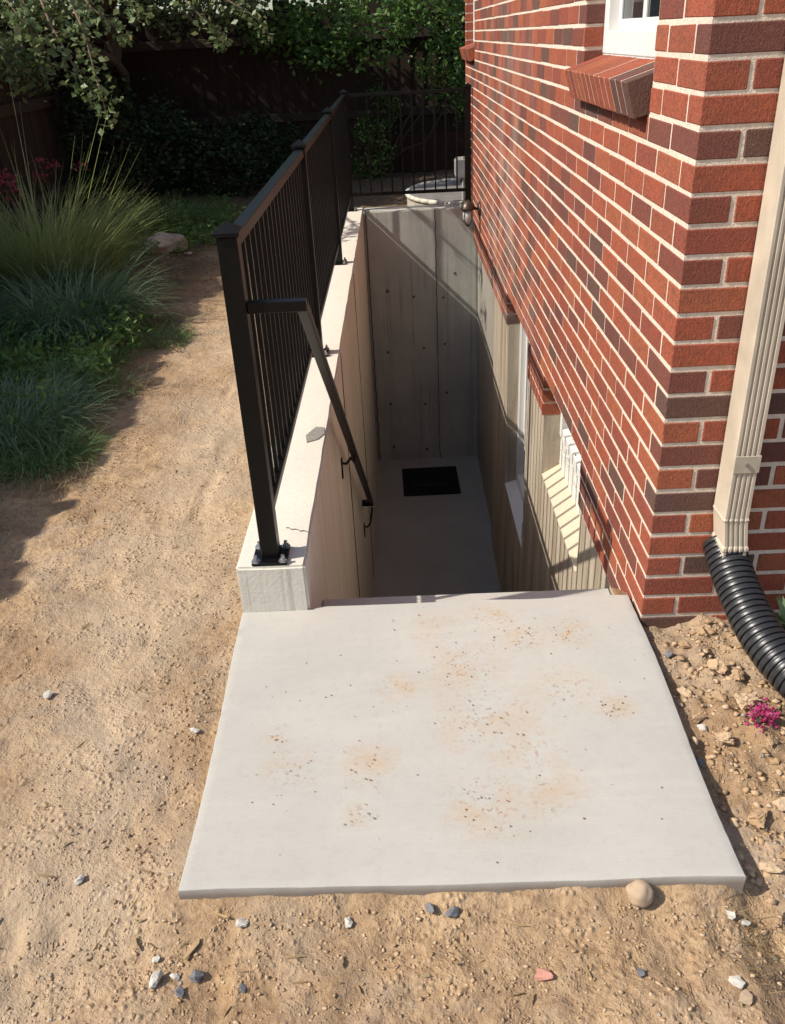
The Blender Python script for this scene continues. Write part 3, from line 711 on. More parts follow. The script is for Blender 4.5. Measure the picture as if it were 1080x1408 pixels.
try: dpz.data.set_sharp_from_angle(angle=math.radians(35))
except Exception: pass

# wall lantern
lt = thing('wall_lantern', 'small bronze wall lantern on the brick just above the far end of the stairwell', 'wall lamp', (WX, 7.1, .24)); LL = Vector((WX, 7.1, .24))
def lp(mb_, name, mat=MLAMP, smooth=True):
    o = mb_.build(name, mat, None, smooth=smooth); o.parent = lt; o.location = -LL; return o
m = MB(); m.tube([(WX + .002, 7.1, .25), (WX - .012, 7.1, .25), (WX - .022, 7.1, .25)], [.058, .055, .03], 18); lp(m, 'back_plate')
m = MB(); m.tube([(WX - .02, 7.1, .25), (WX - .05, 7.1, .262), (WX - .075, 7.1, .275), (WX - .10, 7.1, .275)], .010, 8); lp(m, 'arm')
m = MB(); cx_ = WX - .10
m.tube([(cx_, 7.1, .325), (cx_, 7.1, .315), (cx_, 7.1, .295), (cx_, 7.1, .262), (cx_, 7.1, .250)], [.004, .018, .045, .058, .060], 18); lp(m, 'hood')
m = MB(); m.tube([(cx_, 7.1, .250), (cx_, 7.1, .20), (cx_, 7.1, .155), (cx_, 7.1, .135)], [.040, .040, .034, .012], 18); lp(m, 'glass_jar', MCLG)
m = MB()
for i in range(4):
    th = PI / 4 + i * PI / 2; m.tube([(cx_ + .046 * math.cos(th), 7.1 + .046 * math.sin(th), .252), (cx_ + .044 * math.cos(th), 7.1 + .044 * math.sin(th), .17), (cx_ + .012 * math.cos(th), 7.1 + .012 * math.sin(th), .125)], .003, 5)
m.tube([(cx_, 7.1, .132), (cx_, 7.1, .118)], [.014, .005], 10); lp(m, 'cage')

# meter box and conduit on the far wall
mt = thing('utility_box', 'grey metal utility box on the brick wall beyond the end railing', 'utility box', (WX - .06, 8.2, .3)); ML_ = Vector((WX - .06, 8.2, .3))
for nm, bb in (('housing', (WX - .115, WX - .002, 8.12, 8.32, .34, .50)), ('cover', (WX - .130, WX - .1155, 8.135, 8.305, .352, .488))):
    m = MB(); m.box(*bb, bev=.006); o = m.build(nm, MMETER, mt); o.location = -ML_
m = MB(); m.tube([(WX - .06, 8.14, .52), (WX - .06, 8.14, .02)], .013, 8); m.tube([(WX - .03, 8.28, .34), (WX - .03, 8.28, .02)], .010, 8); o = m.build('conduit', m_plain('conduit', (.42, .41, .39), .5, .4), mt); o.location = -ML_

# window-well ring behind the end wall
ww = thing('window_well', 'pale curved window well rim with grey cover behind the end railing', 'window well', (.5, 8.9, 0)); WL_ = Vector((.5, 8.9, 0))
m = MB(); P = []
for i in range(19):
    th = PI / 2 + PI * i / 18; P.append((.645 + .56 * math.cos(th) * 1.0, 8.70 + .70 * math.sin(th)))
m2 = MB()
for (xa, ya), (xb, yb) in zip(P[:-1], P[1:]): m2.tube([(xa, ya, .145), (xb, yb, .145)], .022, 8)
o = m2.build('rim', m_plain('pvc_rim', (.66, .62, .52), .5, .4, 0, 6, .1), ww, smooth=True); o.location = -WL_
m = MB(); vs = [(x, y, z) for z in (-.06, .14) for x, y in P]; n = len(P)
m.add(vs, [(i, i + 1, n + i + 1, n + i) for i in range(n - 1)]); o = m.build('wall_liner', m_plain('liner', (.50, .46, .38), .6, .3, 0, 8, .2), ww); o.location = -WL_
m = MB(); m.add([(x * .97 + .018, y * .99 + .09, .150) for x, y in P] + [(.62, 8.70, .18)], [(i, i + 1, n) for i in range(n - 1)]); o = m.build('cover', m_plain('well_cover', (.22, .21, .20), .6, .3, 0, 9, .3), ww); o.location = -WL_

# doormat
dm = thing('doormat', 'dark rubber doormat lying on the well floor near the end wall', 'doormat', (.2, 7.25, PITZ))
mtm = MB(); Mq = Matrix.Rotation(math.radians(1.2), 4, 'Z')
mtm.box(-.265, .265, -.28, .28, .002, .016, bev=.004, M=Mq); mtm.build('mat', MMAT, dm)
rb = MB()
for i in range(22):
    x = -.235 + i * .0224; rb.box(x - .004, x + .004, -.24, .24, .0155, .020, M=Mq)
rb.build('rib', MMAT, dm); lt2 = MB()
for i in range(9): 
    x = -.17 + i * .038; h = random.uniform(.02, .045); lt2.box(x, x + .022, -.09 - h, -.09 + h * .3, .0205, .0225, M=Mq)
lt2.build('worn_scuffs', MLETTER, dm)

# ------------------------------------------------------------------ wooden fences
bd = []
for k in range(5):
    m = MB(); w = .0684; h = 1.40 + .02 * k
    m.prism([(-w, 0), (w, 0), (w, h - .02), (w - .02, h), (-w + .02, h), (-w, h - .02)], 1, -.009, .009); bd.append(m.mesh('board', MWOOD))
bf = thing('wooden_fence', 'dark weathered board fence across the back of the yard above a plank kickboard', 'fence', (-1.4, 11, 0)); BL = Vector((-1.4, 11, 0))
x = -3.15
while x < 4.0:
    place(bd[random.randrange(5)], 'board', bf, (x - BL.x, random.uniform(-.002, .002) + (.005 if len(bf.children) % 2 else -.005), .40), (random.uniform(-.003, .003), random.uniform(-.001, .001), 0), (.56, 1, random.uniform(.985, 1.01))); x += .0752
def addp(root, L, name, mat, *b, bev=.004):
    o = box(name, mat, root, *b, bev=bev); o.location = -L; return o
for z in (.70, 1.50): addp(bf, BL, 'rail', MWOOD2, -3.2, 4.0, 10.945, 10.985, z - .045, z + .045)
for z in (.14, .36): addp(bf, BL, 'kickboard', m_wood('kick_wood', (.075, .040, .028), (.045, .025, .018)), -3.2, 4.0, 10.94, 10.975, z - .110, z + .109)
for xx in (-2.4, 0.0, 2.4): addp(bf, BL, 'post', MWOOD, xx - .045, xx + .045, 11.012, 11.10, -.1, 1.7)
lf = thing('wooden_fence', 'dark board fence along the left side behind the ornamental grass and tree', 'fence', (-3.2, 4, 0)); LFL = Vector((-3.2, 4, 0))
y = -4.0
while y < 10.95:
    m_ = bd[random.randrange(5)]
    place(m_, 'board', lf, (random.uniform(-.002, .002) + (.005 if int(y / .1345) % 2 else -.005), y - LFL.y, .05), (random.uniform(-.001, .001), random.uniform(-.003, .003), PI / 2), (1, 1, 1.25)); y += .1345
for z in (.35, 1.1, 1.6): addp(lf, LFL, 'rail', MWOOD2, -3.185, -3.145, -4.0, 10.93, z - .045, z + .045)
for yy in np.arange(-3.9, 10.9, 2.4): addp(lf, LFL, 'post', MWOOD, -3.30, -3.212, yy - .045, yy + .045, -.1, 1.78)

# ------------------------------------------------------------------ foliage
def lit_ok(P, keep=.0):
    """drop leaves that would throw shade onto places the photograph shows in sun"""
    x, y, z = P[:, 0], P[:, 1], P[:, 2]; t = WX - x; zl = z - .985 * t; yl = y + .255 * t
    xg = x + z / .985; yg = y + .255 * z / .985
    bad = ((zl > -.02) & (zl < 1.9) & (yl < 8.5)) | ((zl <= -.02) & (xg > -1.2) & (yg < 8.0)) 
    tw = (WZ - 0); xw = x + (z - WZ) / .985; yw = y + .255 * (z - WZ) / .985
    bad |= (xw > -.65) & (xw < 1.0) & (yw < 8.9) & (zl < 1.9)
    return ~bad
def leafset(P, size, droop=.3, seed=0, ar=.55):
    r = np.random.RandomState(seed); n = len(P)
    d = r.normal(size=(n, 3)); d[:, 2] = d[:, 2] * .5 - droop; d /= np.linalg.norm(d, axis=1)[:, None]
    q = r.normal(size=(n, 3)); w = np.cross(d, q); w /= np.linalg.norm(w, axis=1)[:, None]; nn = np.cross(d, w)
    s = size * r.uniform(.6, 1.3, n)[:, None]
    v0 = P; v1 = P + d * s * .45 + w * s * ar * .5 + nn * s * .08; v2 = P + d * s; v3 = P + d * s * .45 - w * s * ar * .5 + nn * s * .08
    V = np.stack([v0, v1, v2, v3], 1).reshape(-1, 3); i = np.arange(n) * 4
    return V, np.concatenate([np.stack([i, i + 1, i + 2], -1), np.stack([i, i + 2, i + 3], -1)])
def clumps(centres, per, spread, r):
    c = np.repeat(np.array(centres), per, 0); return c + r.normal(size=c.shape) * spread
def crown_points(ells, nclump, per, spread, seed, flt=True, zmin=.25):
    r = np.random.RandomState(seed); out = []
    tot = sum(e[3] * e[4] * e[5] for e in ells)
    for (cx, cy, cz, rx, ry, rz) in ells:
        k = int(nclump * (rx * ry * rz / tot) ** .8) + 3
        d = r.normal(size=(k, 3)); d /= np.linalg.norm(d, axis=1)[:, None]; rr = r.uniform(.45, 1.0, k) ** .6
        c = np.array([cx, cy, cz]) + d * rr[:, None] * np.array([rx, ry, rz])
        out.append(c)
    P = clumps(np.concatenate(out), per, spread, r); P = P[P[:, 2] > zmin]
    return P[lit_ok(P)] if flt else P
def limb(mb_, a, b, r0, r1, wob=.12, n=6, seed=0):
    a = Vector(a); b = Vector(b); pts = []; rad = []
    for i in range(n + 1):
        u = i / n; p = a.lerp(b, u) + Vector((mnoise.noise(Vector((u * 3, seed, 0))), mnoise.noise(Vector((u * 3, seed, 5))), mnoise.noise(Vector((u * 3, seed, 9))))) * wob * math.sin(u * PI) * 2
        pts.append(p); rad.append(r0 + (r1 - r0) * u)
    mb_.tube(pts, rad, 8); return pts
def tree(label, base, h, limbs, ells, nclump, per, spread, leaf, mat, seed, r0=.11, name='tree', droop=.3, cat='tree', group=None):
    t = thing(name, label, cat, base, group); B = Vector(base)
    m = MB(); limb(m, B, B + Vector((.1, .05, h)), r0, r0 * .6, .1, seed=seed)
    for i, e in enumerate(limbs): limb(m, B + Vector((.07, .03, h * (.45 + .5 * (i / max(1, len(limbs) - 1))))), e, r0 * .5, .014, .25, seed=seed + i + 1)
    o = m.build('trunk', MBARK, t, smooth=True); o.location = -B
    P = crown_points(ells, nclump, per, spread, seed); V, F_ = leafset(P, leaf, droop, seed)
    o = npmesh('crown', V, F_, mat, t); o.location = -B; return t
# pale-leaved tree on the left, hanging over the bed
tree('pale leaved tree at the left with drooping branches hanging over the flower bed', (-2.75, 9.3, 0), 2.2,
     [(-2.2, 7.6, 2.2), (-3.4, 7.4, 2.4), (-2.9, 8.4, 3.2), (-1.9, 9.2, 2.8), (-3.8, 9.5, 3.0)],
     [(-3.3, 7.6, 2.1, .9, 1.0, .75), (-2.6, 8.8, 2.7, 1.1, 1.0, .8), (-4.2, 9.0, 3.0, 1.2, 1.2, 1.0), (-1.9, 9.9, 2.3, .9, .6, .7), (-3.1, 10.3, 2.9, .9, .5, .8), (-2.3, 10.35, 2.5, .5, .4, .45), (-3.3, 6.8, 2.0, .8, .6, .55), (-2.75, 7.5, 1.75, .5, .6, .45), (-2.2, 7.8, 2.05, .7, .6, .3)],
     1250, 26, .085, .062, MLEAFA, 3)
# hanging sprays nearer the camera, one branch each
def spray(pts, nl, size, seed, mat=MLEAFA):
    r = np.random.RandomState(seed); V = []; mb_ = MB(); P = [Vector(p) for p in pts]
    mb_.tube(P, [.010 - .007 * i / (len(P) - 1) for i in range(len(P))], 6)
    out = []
    for k in range(nl):
        u = r.rand() ** .8 * (len(P) - 1); i = min(int(u), len(P) - 2); c = P[i].lerp(P[i + 1], u - i)
        out.append(np.array(c) + r.normal(size=3) * np.array([.045, .05, .045]) * (1.4 - .8 * u / (len(P) - 1)))
    return np.array(out), mb_
sp = [([(-2.35, 6.6, 1.95), (-2.15, 6.2, 1.65), (-2.0, 6.05, 1.40), (-1.93, 6.0, 1.22)], 130), ([(-2.2, 6.6, 2.0), (-1.95, 6.2, 1.62), (-1.86, 6.0, 1.32), (-1.83, 5.98, 1.06)], 210),
      ([(-2.5, 6.7, 1.9), (-2.3, 6.2, 1.70), (-2.22, 6.0, 1.58)], 110), ([(-2.1, 6.8, 2.05), (-1.75, 6.5, 1.80), (-1.6, 6.4, 1.66)], 110), ([(-2.6, 6.5, 2.1), (-2.35, 6.1, 1.78), (-2.15, 6.0, 1.52)], 140),
      ([(-1.9, 7.4, 2.1), (-1.45, 7.0, 1.78), (-1.25, 6.9, 1.58), (-1.18, 6.9, 1.46)], 130), ([(-2.0, 7.8, 2.2), (-1.35, 7.5, 1.85), (-1.02, 7.4, 1.66), (-.92, 7.4, 1.52)], 120), ([(-2.2, 6.9, 1.95), (-2.0, 6.6, 1.75), (-1.75, 6.5, 1.55)], 120), ([(-2.75, 6.4, 1.9), (-2.6, 6.1, 1.6), (-2.5, 6.0, 1.42)], 120)]
tl = thing('drooping_branches', 'sunlit sprays of small pale leaves drooping in front of the tree at top left', 'branches', (-2.4, 7.0, 1.9)); TLL = Vector((-2.4, 7.0, 1.9))
AP = []; tw = MB()
for i, (pp, nl) in enumerate(sp):
    P_, mb_ = spray(pp, nl, .05, 40 + i); AP.append(P_); tw.add(mb_.v, mb_.f)
for a_, b_ in [((-2.35, 6.6, 1.95), (-2.75, 7.4, 2.3)), ((-2.2, 6.6, 2.0), (-2.75, 7.4, 2.3)), ((-1.9, 7.4, 2.1), (-2.75, 8.0, 2.4)), ((-2.75, 7.4, 2.3), (-2.8, 8.7, 2.2)), ((-2.0, 7.8, 2.2), (-2.75, 8.3, 2.3))]: tw.tube([a_, b_], [.010, .018], 6)
o = tw.build('branch', MTWIG, tl, smooth=True); o.location = -TLL
V, F_ = leafset(np.concatenate(AP), .050, .35, 9, .7); o = npmesh('leaves', V, F_, MLEAFA, tl); o.location = -TLL
# trees beyond and at the back fence
tree('bright green tree reaching over the middle of the back fence', (-.6, 11.9, 0), 2.0, [(-1.2, 10.9, 2.2), (-.2, 10.8, 2.2), (.6, 11.2, 2.6), (-1.9, 11.4, 2.8)],
     [(-1.25, 10.6, 1.80, .55, .3, .40), (-.75, 10.5, 1.60, .45, .3, .38), (-.25, 10.5, 1.65, .45, .3, .45), (.35, 10.6, 1.85, .4, .3, .30), (.72, 10.6, 1.45, .16, .3, .5), (-.5, 11.9, 3.2, 1.8, .9, 1.2), (-1.9, 11.5, 2.8, 1.1, .7, .9)], 800, 26, .080, .070, MLEAFB, 13)
tree('dark dense tree behind the back fence beside the house end', (1.4, 12.3, 0), 2.4, [(.5, 12.0, 2.6), (2.2, 12.2, 3.0), (1.2, 11.8, 3.6)],
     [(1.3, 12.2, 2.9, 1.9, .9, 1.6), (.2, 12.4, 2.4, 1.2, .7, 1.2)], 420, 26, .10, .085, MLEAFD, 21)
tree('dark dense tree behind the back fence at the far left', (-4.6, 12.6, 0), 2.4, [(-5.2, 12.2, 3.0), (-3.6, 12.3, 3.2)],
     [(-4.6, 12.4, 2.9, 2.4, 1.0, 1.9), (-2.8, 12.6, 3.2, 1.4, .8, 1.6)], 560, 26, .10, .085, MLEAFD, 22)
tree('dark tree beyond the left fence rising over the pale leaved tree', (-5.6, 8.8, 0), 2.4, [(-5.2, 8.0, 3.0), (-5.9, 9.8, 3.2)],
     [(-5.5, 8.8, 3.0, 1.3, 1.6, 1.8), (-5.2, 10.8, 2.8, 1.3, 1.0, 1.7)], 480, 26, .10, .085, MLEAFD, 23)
# vines on the fence and shrubs at its foot
def shrub(name, label, base, ells, nclump, per, spread, leaf, mat, seed, cat='shrub', droop=.1):
    t = thing(name, label, cat, base); B = Vector(base); m = MB(); r = random.Random(seed)
    for i in range(6): limb(m, B + Vector((r.uniform(-.05, .05), r.uniform(-.05, .05), 0)), (ells[i % len(ells)][0] + r.uniform(-.2, .2), ells[i % len(ells)][1], ells[i % len(ells)][2] + .1), .016, .005, .1, seed=seed + i)
    o = m.build('stem', MBARK, t, smooth=True); o.location = -B
    P = crown_points(ells, nclump, per, spread, seed, zmin=.02); V, F_ = leafset(P, leaf, droop, seed); o = npmesh('foliage', V, F_, mat, t); o.location = -B
    return t
shrub('leafy_shrub', 'dark green leafy shrub at the foot of the back fence left of the railing', (-1.9, 9.7, 0), [(-1.9, 9.7, .36, .5, .4, .36), (-1.5, 10.1, .45, .4, .35, .35), (-2.4, 9.9, .5, .4, .4, .42), (-1.15, 10.3, .35, .25, .3, .32)], 230, 24, .055, .055, MLEAFD, 31)
shrub('climbing_vine', 'green vine growing up the back fence behind the end railing', (-.25, 10.6, 0), [(-.3, 10.55, .35, .22, .18, .4), (.55, 10.8, 1.2, .28, .10, .5), (.80, 10.8, .9, .12, .08, .5), (-.1, 10.75, .75, .15, .1, .25)], 90, 18, .05, .05, MLEAFB, 32, cat='vine')
shrub('shadowed_shrub', 'tall dark shrub in deep shade under the pale leaved tree', (-2.75, 8.6, 0), [(-2.8, 8.9, .7, .4, .5, .7), (-2.4, 9.3, .6, .35, .4, .5)], 190, 22, .06, .055, MLEAFD, 33)

# grass tufts ------------------------------------------------------
def blades(n, base, rad, h, lean, width, seed, curl=1.0, nseg=5, cone=.4):
    r = np.random.RandomState(seed); th = r.uniform(0, 2 * PI, n); rr = rad * np.sqrt(r.rand(n))
    bx = base[0] + rr * np.cos(th); by = base[1] + rr * np.sin(th)
    th2 = th + r.normal(size=n) * .7; L = h * r.uniform(.5, 1.15, n)
    a0 = .12 + cone * rr / max(rad, 1e-3) + .18 * np.abs(r.normal(size=n)); a1 = np.minimum(a0 + lean * curl * r.uniform(.5, 1.5, n) * 1.35, 2.3)
    px = np.cos(th2 + PI / 2); py = np.sin(th2 + PI / 2); V = []
    bz = gz(bx, by) - .01; x = bx.copy(); y = by.copy(); z = bz.copy()
    for s in range(nseg + 1):
        u = s / nseg
        if s:
            a = a0 + (a1 - a0) * ((s - .5) / nseg) ** 1.3; ds = L / nseg
            x = x + np.cos(th2) * np.sin(a) * ds; y = y + np.sin(th2) * np.sin(a) * ds; z = np.maximum(z + np.cos(a) * ds, bz + .006)
        w = width * (1 - u ** 1.5) * .5 + .0004
        V.append(np.stack([x - px * w, y - py * w, z], -1)); V.append(np.stack([x + px * w, y + py * w, z], -1))
    V = np.stack(V, 1); k = 2 * (nseg + 1); i = np.arange(n)[:, None] * k; F = []
    for s in range(nseg): F.append(np.concatenate([i + 2 * s, i + 2 * s + 1, i + 2 * s + 3, i + 2 * s + 2], 1))
    return V.reshape(-1, 3), np.concatenate(F)
def merge(parts):
    V = []; F = []; o = 0
    for v, f in parts: V.append(v); F.append(f + o); o += len(v)
    return np.concatenate(V), np.concatenate(F)
def tuft(label, c, rad, h, n, lean, width, seed, mat=MGRASS, cat='grass tuft', tall=0):
    v = [blades(n, c, rad, h, lean, width, seed)]
    if tall: v.append(blades(tall, c, rad * .6, h * 1.6, .10, width, seed + 1, curl=.3))
    V, F_ = merge(v); B = np.array([c[0], c[1], 0]); o = npmesh('grass_tuft', V - B, F_, mat); o.location = tuple(B); return tag(o, label, cat)
MGRASSLIT = m_leaf('sunlit_grass', [(0.0, (.27, .35, .10)), (.6, (.38, .46, .16)), (1.0, (.48, .47, .24))], .4)  # sunlight on the tall clump put into a brighter yellow-green blade colour
tuft('tall ornamental grass with upright seed stalks at the left edge of the bed', (-2.42, 5.9), .34, .80, 2300, .55, .009, 1, MGRASSLIT, tall=46)
tuft('arching blue green grass clump spilling in front of the tall ornamental grass', (-2.02, 5.1), .32, .52, 1900, 1.0, .006, 2, MGRASS2)
tuft('wide soft grass clump behind the split rock', (-2.15, 8.0), .40, .42, 900, .8, .006, 3)
tuft('thin dry grass clump right of the rock toward the railing', (-1.65, 8.2), .22, .25, 380, .9, .005, 4, MGRASS)
tuft('fine trailing grass clump nearest the camera on the left', (-1.78, 3.55), .28, .30, 1500, 1.1, .0035, 5, MGRASS2)
tuft('tan tipped grass clump at the front corner of the bed', (-1.52, 3.25), .17, .17, 700, 1.2, .003, 6, MGRASS)
tuft('small lit grass tongue creeping onto the dirt path', (-1.42, 4.85), .16, .12, 420, 1.2, .004, 7, MGRASS)
# low ground cover that nobody could count
gc = []
for i in range(150):
    y = random.uniform(3.3, 9.5); x = random.uniform(-3.1, -1.55 - .12 * math.sin(y * 2.1) - (.45 if 5.4 < y < 7.2 else 0) - (.1 if y > 7.2 else 0))
    gc.append(blades(60, (x, y), .14, random.uniform(.07, .17), .9, .005, 100 + i, nseg=3))
for i in range(70):
    y = random.uniform(3.0, 4.9); gc.append(blades(60, (random.uniform(-2.5, -1.46), y), .12, .16, 1.0, .0045, 300 + i, nseg=3))
V, F_ = merge(gc); npmesh('ground_cover', V, F_, MGRASS, kind='stuff', label='low green grass and weeds covering the garden bed', cat='ground cover')
r = np.random.RandomState(8); c = []
for i in range(470):
    y = r.uniform(3.3, 8.8) if i < 420 else r.uniform(3.7, 5.0); c.append((r.uniform(-3.0 if i < 420 else -2.2, -1.5 - (.45 if 5.3 < y < 7.1 else 0)), y, r.uniform(.03, .16)))
P = clumps(c, 26, .045, r); P[:, 2] = np.maximum(P[:, 2], .01); V, F_ = leafset(P, .042, -.3, 5, .45)
npmesh('leafy_weeds', V, F_, MLEAFB, kind='stuff', label='low leafy weeds among the garden grass', cat='weeds')
r = np.random.RandomState(9); P = np.stack([r.uniform(-2.6, -1.25, 2600), r.uniform(2.9, 7.5, 2600), np.zeros(2600)], -1); P[:, 2] = gz(P[:, 0], P[:, 1]) + .008
P = P[(P[:, 0] < -1.42 + .18 * r.rand(len(P)))]; V, F_ = leafset(P, .035, 0, 6, .25); V[:, 2] = np.maximum(V[:, 2], gz(V[:, 0], V[:, 1]) + .002)
npmesh('leaf_litter', V, F_, MSTRAW, kind='stuff', label='dry leaf litter along the edge of the bed', cat='litter')
# dry straw tangles
def strawmat(name, label, c, rad, n, seed, L=.07, hz=.03):
    r = np.random.RandomState(seed); a = np.stack([c[0] + r.normal(size=n) * rad[0], c[1] + r.normal(size=n) * rad[1]], -1)
    z = gz(a[:, 0], a[:, 1]) + r.uniform(.003, hz, n); th = r.uniform(0, 2 * PI, n); l = L * r.uniform(.4, 1.2, n)
    d = np.stack([np.cos(th) * l, np.sin(th) * l, r.normal(size=n) * .25 * l], -1); p0 = np.concatenate([a, z[:, None]], 1); w = np.stack([-np.sin(th), np.cos(th), 0 * th], -1) * .0007
    md = p0 + d * .5 + r.normal(size=(n, 3)) * .006; p1 = p0 + d
    for q in (md, p1): q[:, 2] = np.maximum(q[:, 2], gz(q[:, 0], q[:, 1]) + .002)
    V = np.stack([p0 - w, p0 + w, md + w, md - w, p1 + w * .4, p1 - w * .4], 1).reshape(-1, 3); i = np.arange(n)[:, None] * 6
    F_ = np.concatenate([np.concatenate([i, i + 1, i + 2, i + 3], 1), np.concatenate([i + 3, i + 2, i + 4, i + 5], 1)])
    B = np.array([c[0], c[1], 0]); o = npmesh(name, V - B, F_, MSTRAW); o.location = tuple(B); tag(o, label, 'straw', None, 'stuff')
strawmat('dry_straw', 'tangle of dry brown roots and straw right of the slab front corner', (.64, 1.02), (.035, .05), 90, 1, .045, .015)
strawmat('dry_straw', 'dry straw matted at the edge of the bed near the left shade line', (-1.40, 2.98), (.09, .07), 520, 2, .055)
strawmat('dry_straw', 'flattened dead grass stalks laid across the bed edge halfway up the path', (-1.42, 4.0), (.16, .07), 300, 3, .16, .05)

r = np.random.RandomState(31); n_ = 420; a = np.stack([r.uniform(-1.6, 1.05, n_ * 2), .8 + 2.4 * r.rand(n_ * 2) ** 1.3], -1); a = a[~((a[:, 0] > -.55) & (a[:, 0] < .67) & (a[:, 1] > 1.08))][:n_]; n_ = len(a)
th = r.uniform(0, 2 * PI, n_); l = .006 + .035 * r.rand(n_) ** 2.5; d = np.stack([np.cos(th) * l, np.sin(th) * l], -1); w = np.stack([-np.sin(th), np.cos(th)], -1) * (.0006 + .0012 * r.rand(n_))[:, None]
q = [a - w, a + w, a + d * .5 + w * 1.6, a + d * .5 - w, a + d + w * .3, a + d - w * .3]; V = np.stack([np.concatenate([v_, (gz(v_[:, 0], v_[:, 1]) + .0022 + .002 * (k_ % 3))[:, None]], 1) for k_, v_ in enumerate(q)], 1).reshape(-1, 3)
i = np.arange(n_)[:, None] * 6; npmesh('twig_litter', V, np.concatenate([np.concatenate([i, i + 1, i + 2, i + 3], 1), np.concatenate([i + 3, i + 2, i + 4, i + 5], 1)]), MSTRAW, kind='stuff', label='tiny dead grass stems and twigs strewn over the dirt', cat='litter')
# flowers -----------------------------------------------------------
def flower(name, label, base, heads, mat, seed, hr=.022, lv=True, npet=34):
    t = thing(name, label, 'flower', base); B = Vector(base); m = MB(); r = np.random.RandomState(seed); PP = []
    for (x, y, z) in heads:
        limb(m, B, (x, y, z), .0028, .0016, .03, seed=int(abs(x * 90)) + seed); PP.append(np.array([x, y, z]) + r.normal(size=(npet, 3)) * hr * np.array([1, 1, .6]))
    o = m.build('stem', m_plain('stem_green', (.10, .14, .06), .8, .2), t); o.location = -B
    V, F_ = leafset(np.concatenate(PP), hr * .85, -.4, seed, .8); o = npmesh('blossom', V, F_, mat, t); o.location = -B
    if lv:
        P = np.array(B) + r.normal(size=(90, 3)) * np.array([.06, .06, .03]) + np.array([0, 0, .05]); V, F_ = leafset(P, .05, -.3, seed + 2, .35); o = npmesh('leaf', V, F_, MLEAFB, t); o.location = -B
flower('pink_flower', 'magenta blossom lying low on the dirt below the black drain pipe', (.825, 1.555, zg(.825, 1.555)), [(.826, 1.56, zg(.826, 1.56) + .020), (.85, 1.585, zg(.85, 1.585) + .016)], MPINK, 3, .013, False, 120)
flower('pink_flower', 'small magenta sprig at the right picture edge beside the larger pink blossom', (.95, 1.70, zg(.95, 1.70)), [(.93, 1.69, zg(.93, 1.69) + .02), (.965, 1.72, .0)], MPINK, 4, .012, False, 60)
flower('red_flower', 'dusky pink flower heads rising at the left picture edge behind the ornamental grass', (-3.0, 6.6, .03), [(-2.80, 6.5, .72), (-2.86, 6.6, .66), (-2.78, 6.55, .60)], MRED, 5, .035)
flower('red_flower', 'thin red flower spikes standing between the ornamental grass and the dark shrub', (-2.55, 6.75, .03), [(-2.62, 6.7, .80), (-2.54, 6.75, .76), (-2.36, 6.8, .74), (-2.60, 6.6, .70)], MRED, 6, .024)
# silvery weed by the pipe at the right edge
def weed(label, base, n, L, seed, mat):
    r = np.random.RandomState(seed); V = []; F = []; k = 0
    for i in range(n):
        th = r.uniform(0, 2 * PI); el = r.uniform(.2, 1.2); l = L * r.uniform(.6, 1.1); d = np.array([math.cos(th) * math.cos(el), math.sin(th) * math.cos(el), math.sin(el)]); w = np.array([-math.sin(th), math.cos(th), 0]) * l * .11
        b = np.array([0, 0, r.uniform(0, .05)]); P = [b, b + d * l * .4 + w, b + d * l * .4 - w, b + d * l + np.array([0, 0, -.25 * l])]
        V += P; F += [(k, k + 1, k + 2), (k + 1, k + 3, k + 2)]; k += 4
    o = npmesh('weed', np.array(V), np.array(F), mat); o.location = base; return tag(o, label, 'weed')
MWEED = m_leaf('weed_leaf', [(0.0, (.16, .26, .09)), (1.0, (.28, .36, .18))], .3)
weed('pale green spiky weed beside the drain pipe at the right edge', (.985, 1.82, .03), 60, .13, 1, MWEED)
weed('tiny green seedling in the dirt at the bottom right', (.665, .895, zg(.665, .895)), 9, .02, 2, MLEAFB)
weed('small bright green weed poking from the garden bed edge', (-1.62, 4.1, .03), 40, .15, 3, MWEED)

# ------------------------------------------------------------------ stones
def hull(seed, n=13, sq=(1, 1, .7), sub=0, amp=.12):
    """angular broken lump: convex hull of random points, optionally roughened"""
    r = np.random.RandomState(seed); bm = bmesh.new()
    for k in range(n):
        d = r.normal(size=3); d /= np.linalg.norm(d); d *= r.uniform(.7, 1.05); bm.verts.new((d[0] * sq[0], d[1] * sq[1], d[2] * sq[2]))
    o_ = bmesh.ops.convex_hull(bm, input=bm.verts); bmesh.ops.delete(bm, geom=list({g for g in o_['geom_interior'] if isinstance(g, bmesh.types.BMVert)}), context='VERTS')
    for k in range(sub):
        bmesh.ops.subdivide_edges(bm, edges=bm.edges[:], cuts=1, use_grid_fill=True)
        for v in bm.verts:
            q = mnoise.noise(v.co * (2.2 * 2 ** k) + Vector((seed * 2.3, 0, 0))); v.co *= 1 + amp / (k + 1) * q * 1.6 - .02
    bmesh.ops.triangulate(bm, faces=bm.faces[:]); me = bpy.data.meshes.new('lump'); bm.to_mesh(me); bm.free(); return me
def ico(seed, sub=2, sq=(1, 1, .7), amp=.18, fq=1.6):
    bm = bmesh.new(); bmesh.ops.create_icosphere(bm, subdivisions=sub, radius=1)
    for v in bm.verts:
        n_ = mnoise.noise(v.co * fq + Vector((seed * 3.1, 0, 0))); v.co *= 1 + amp * n_ * 1.6
        v.co.x *= sq[0]; v.co.y *= sq[1]; v.co.z *= sq[2]
    me = bpy.data.meshes.new('stone'); bm.to_mesh(me); bm.free(); me.polygons.foreach_set('use_smooth', [sub > 2] * len(me.polygons)); return me
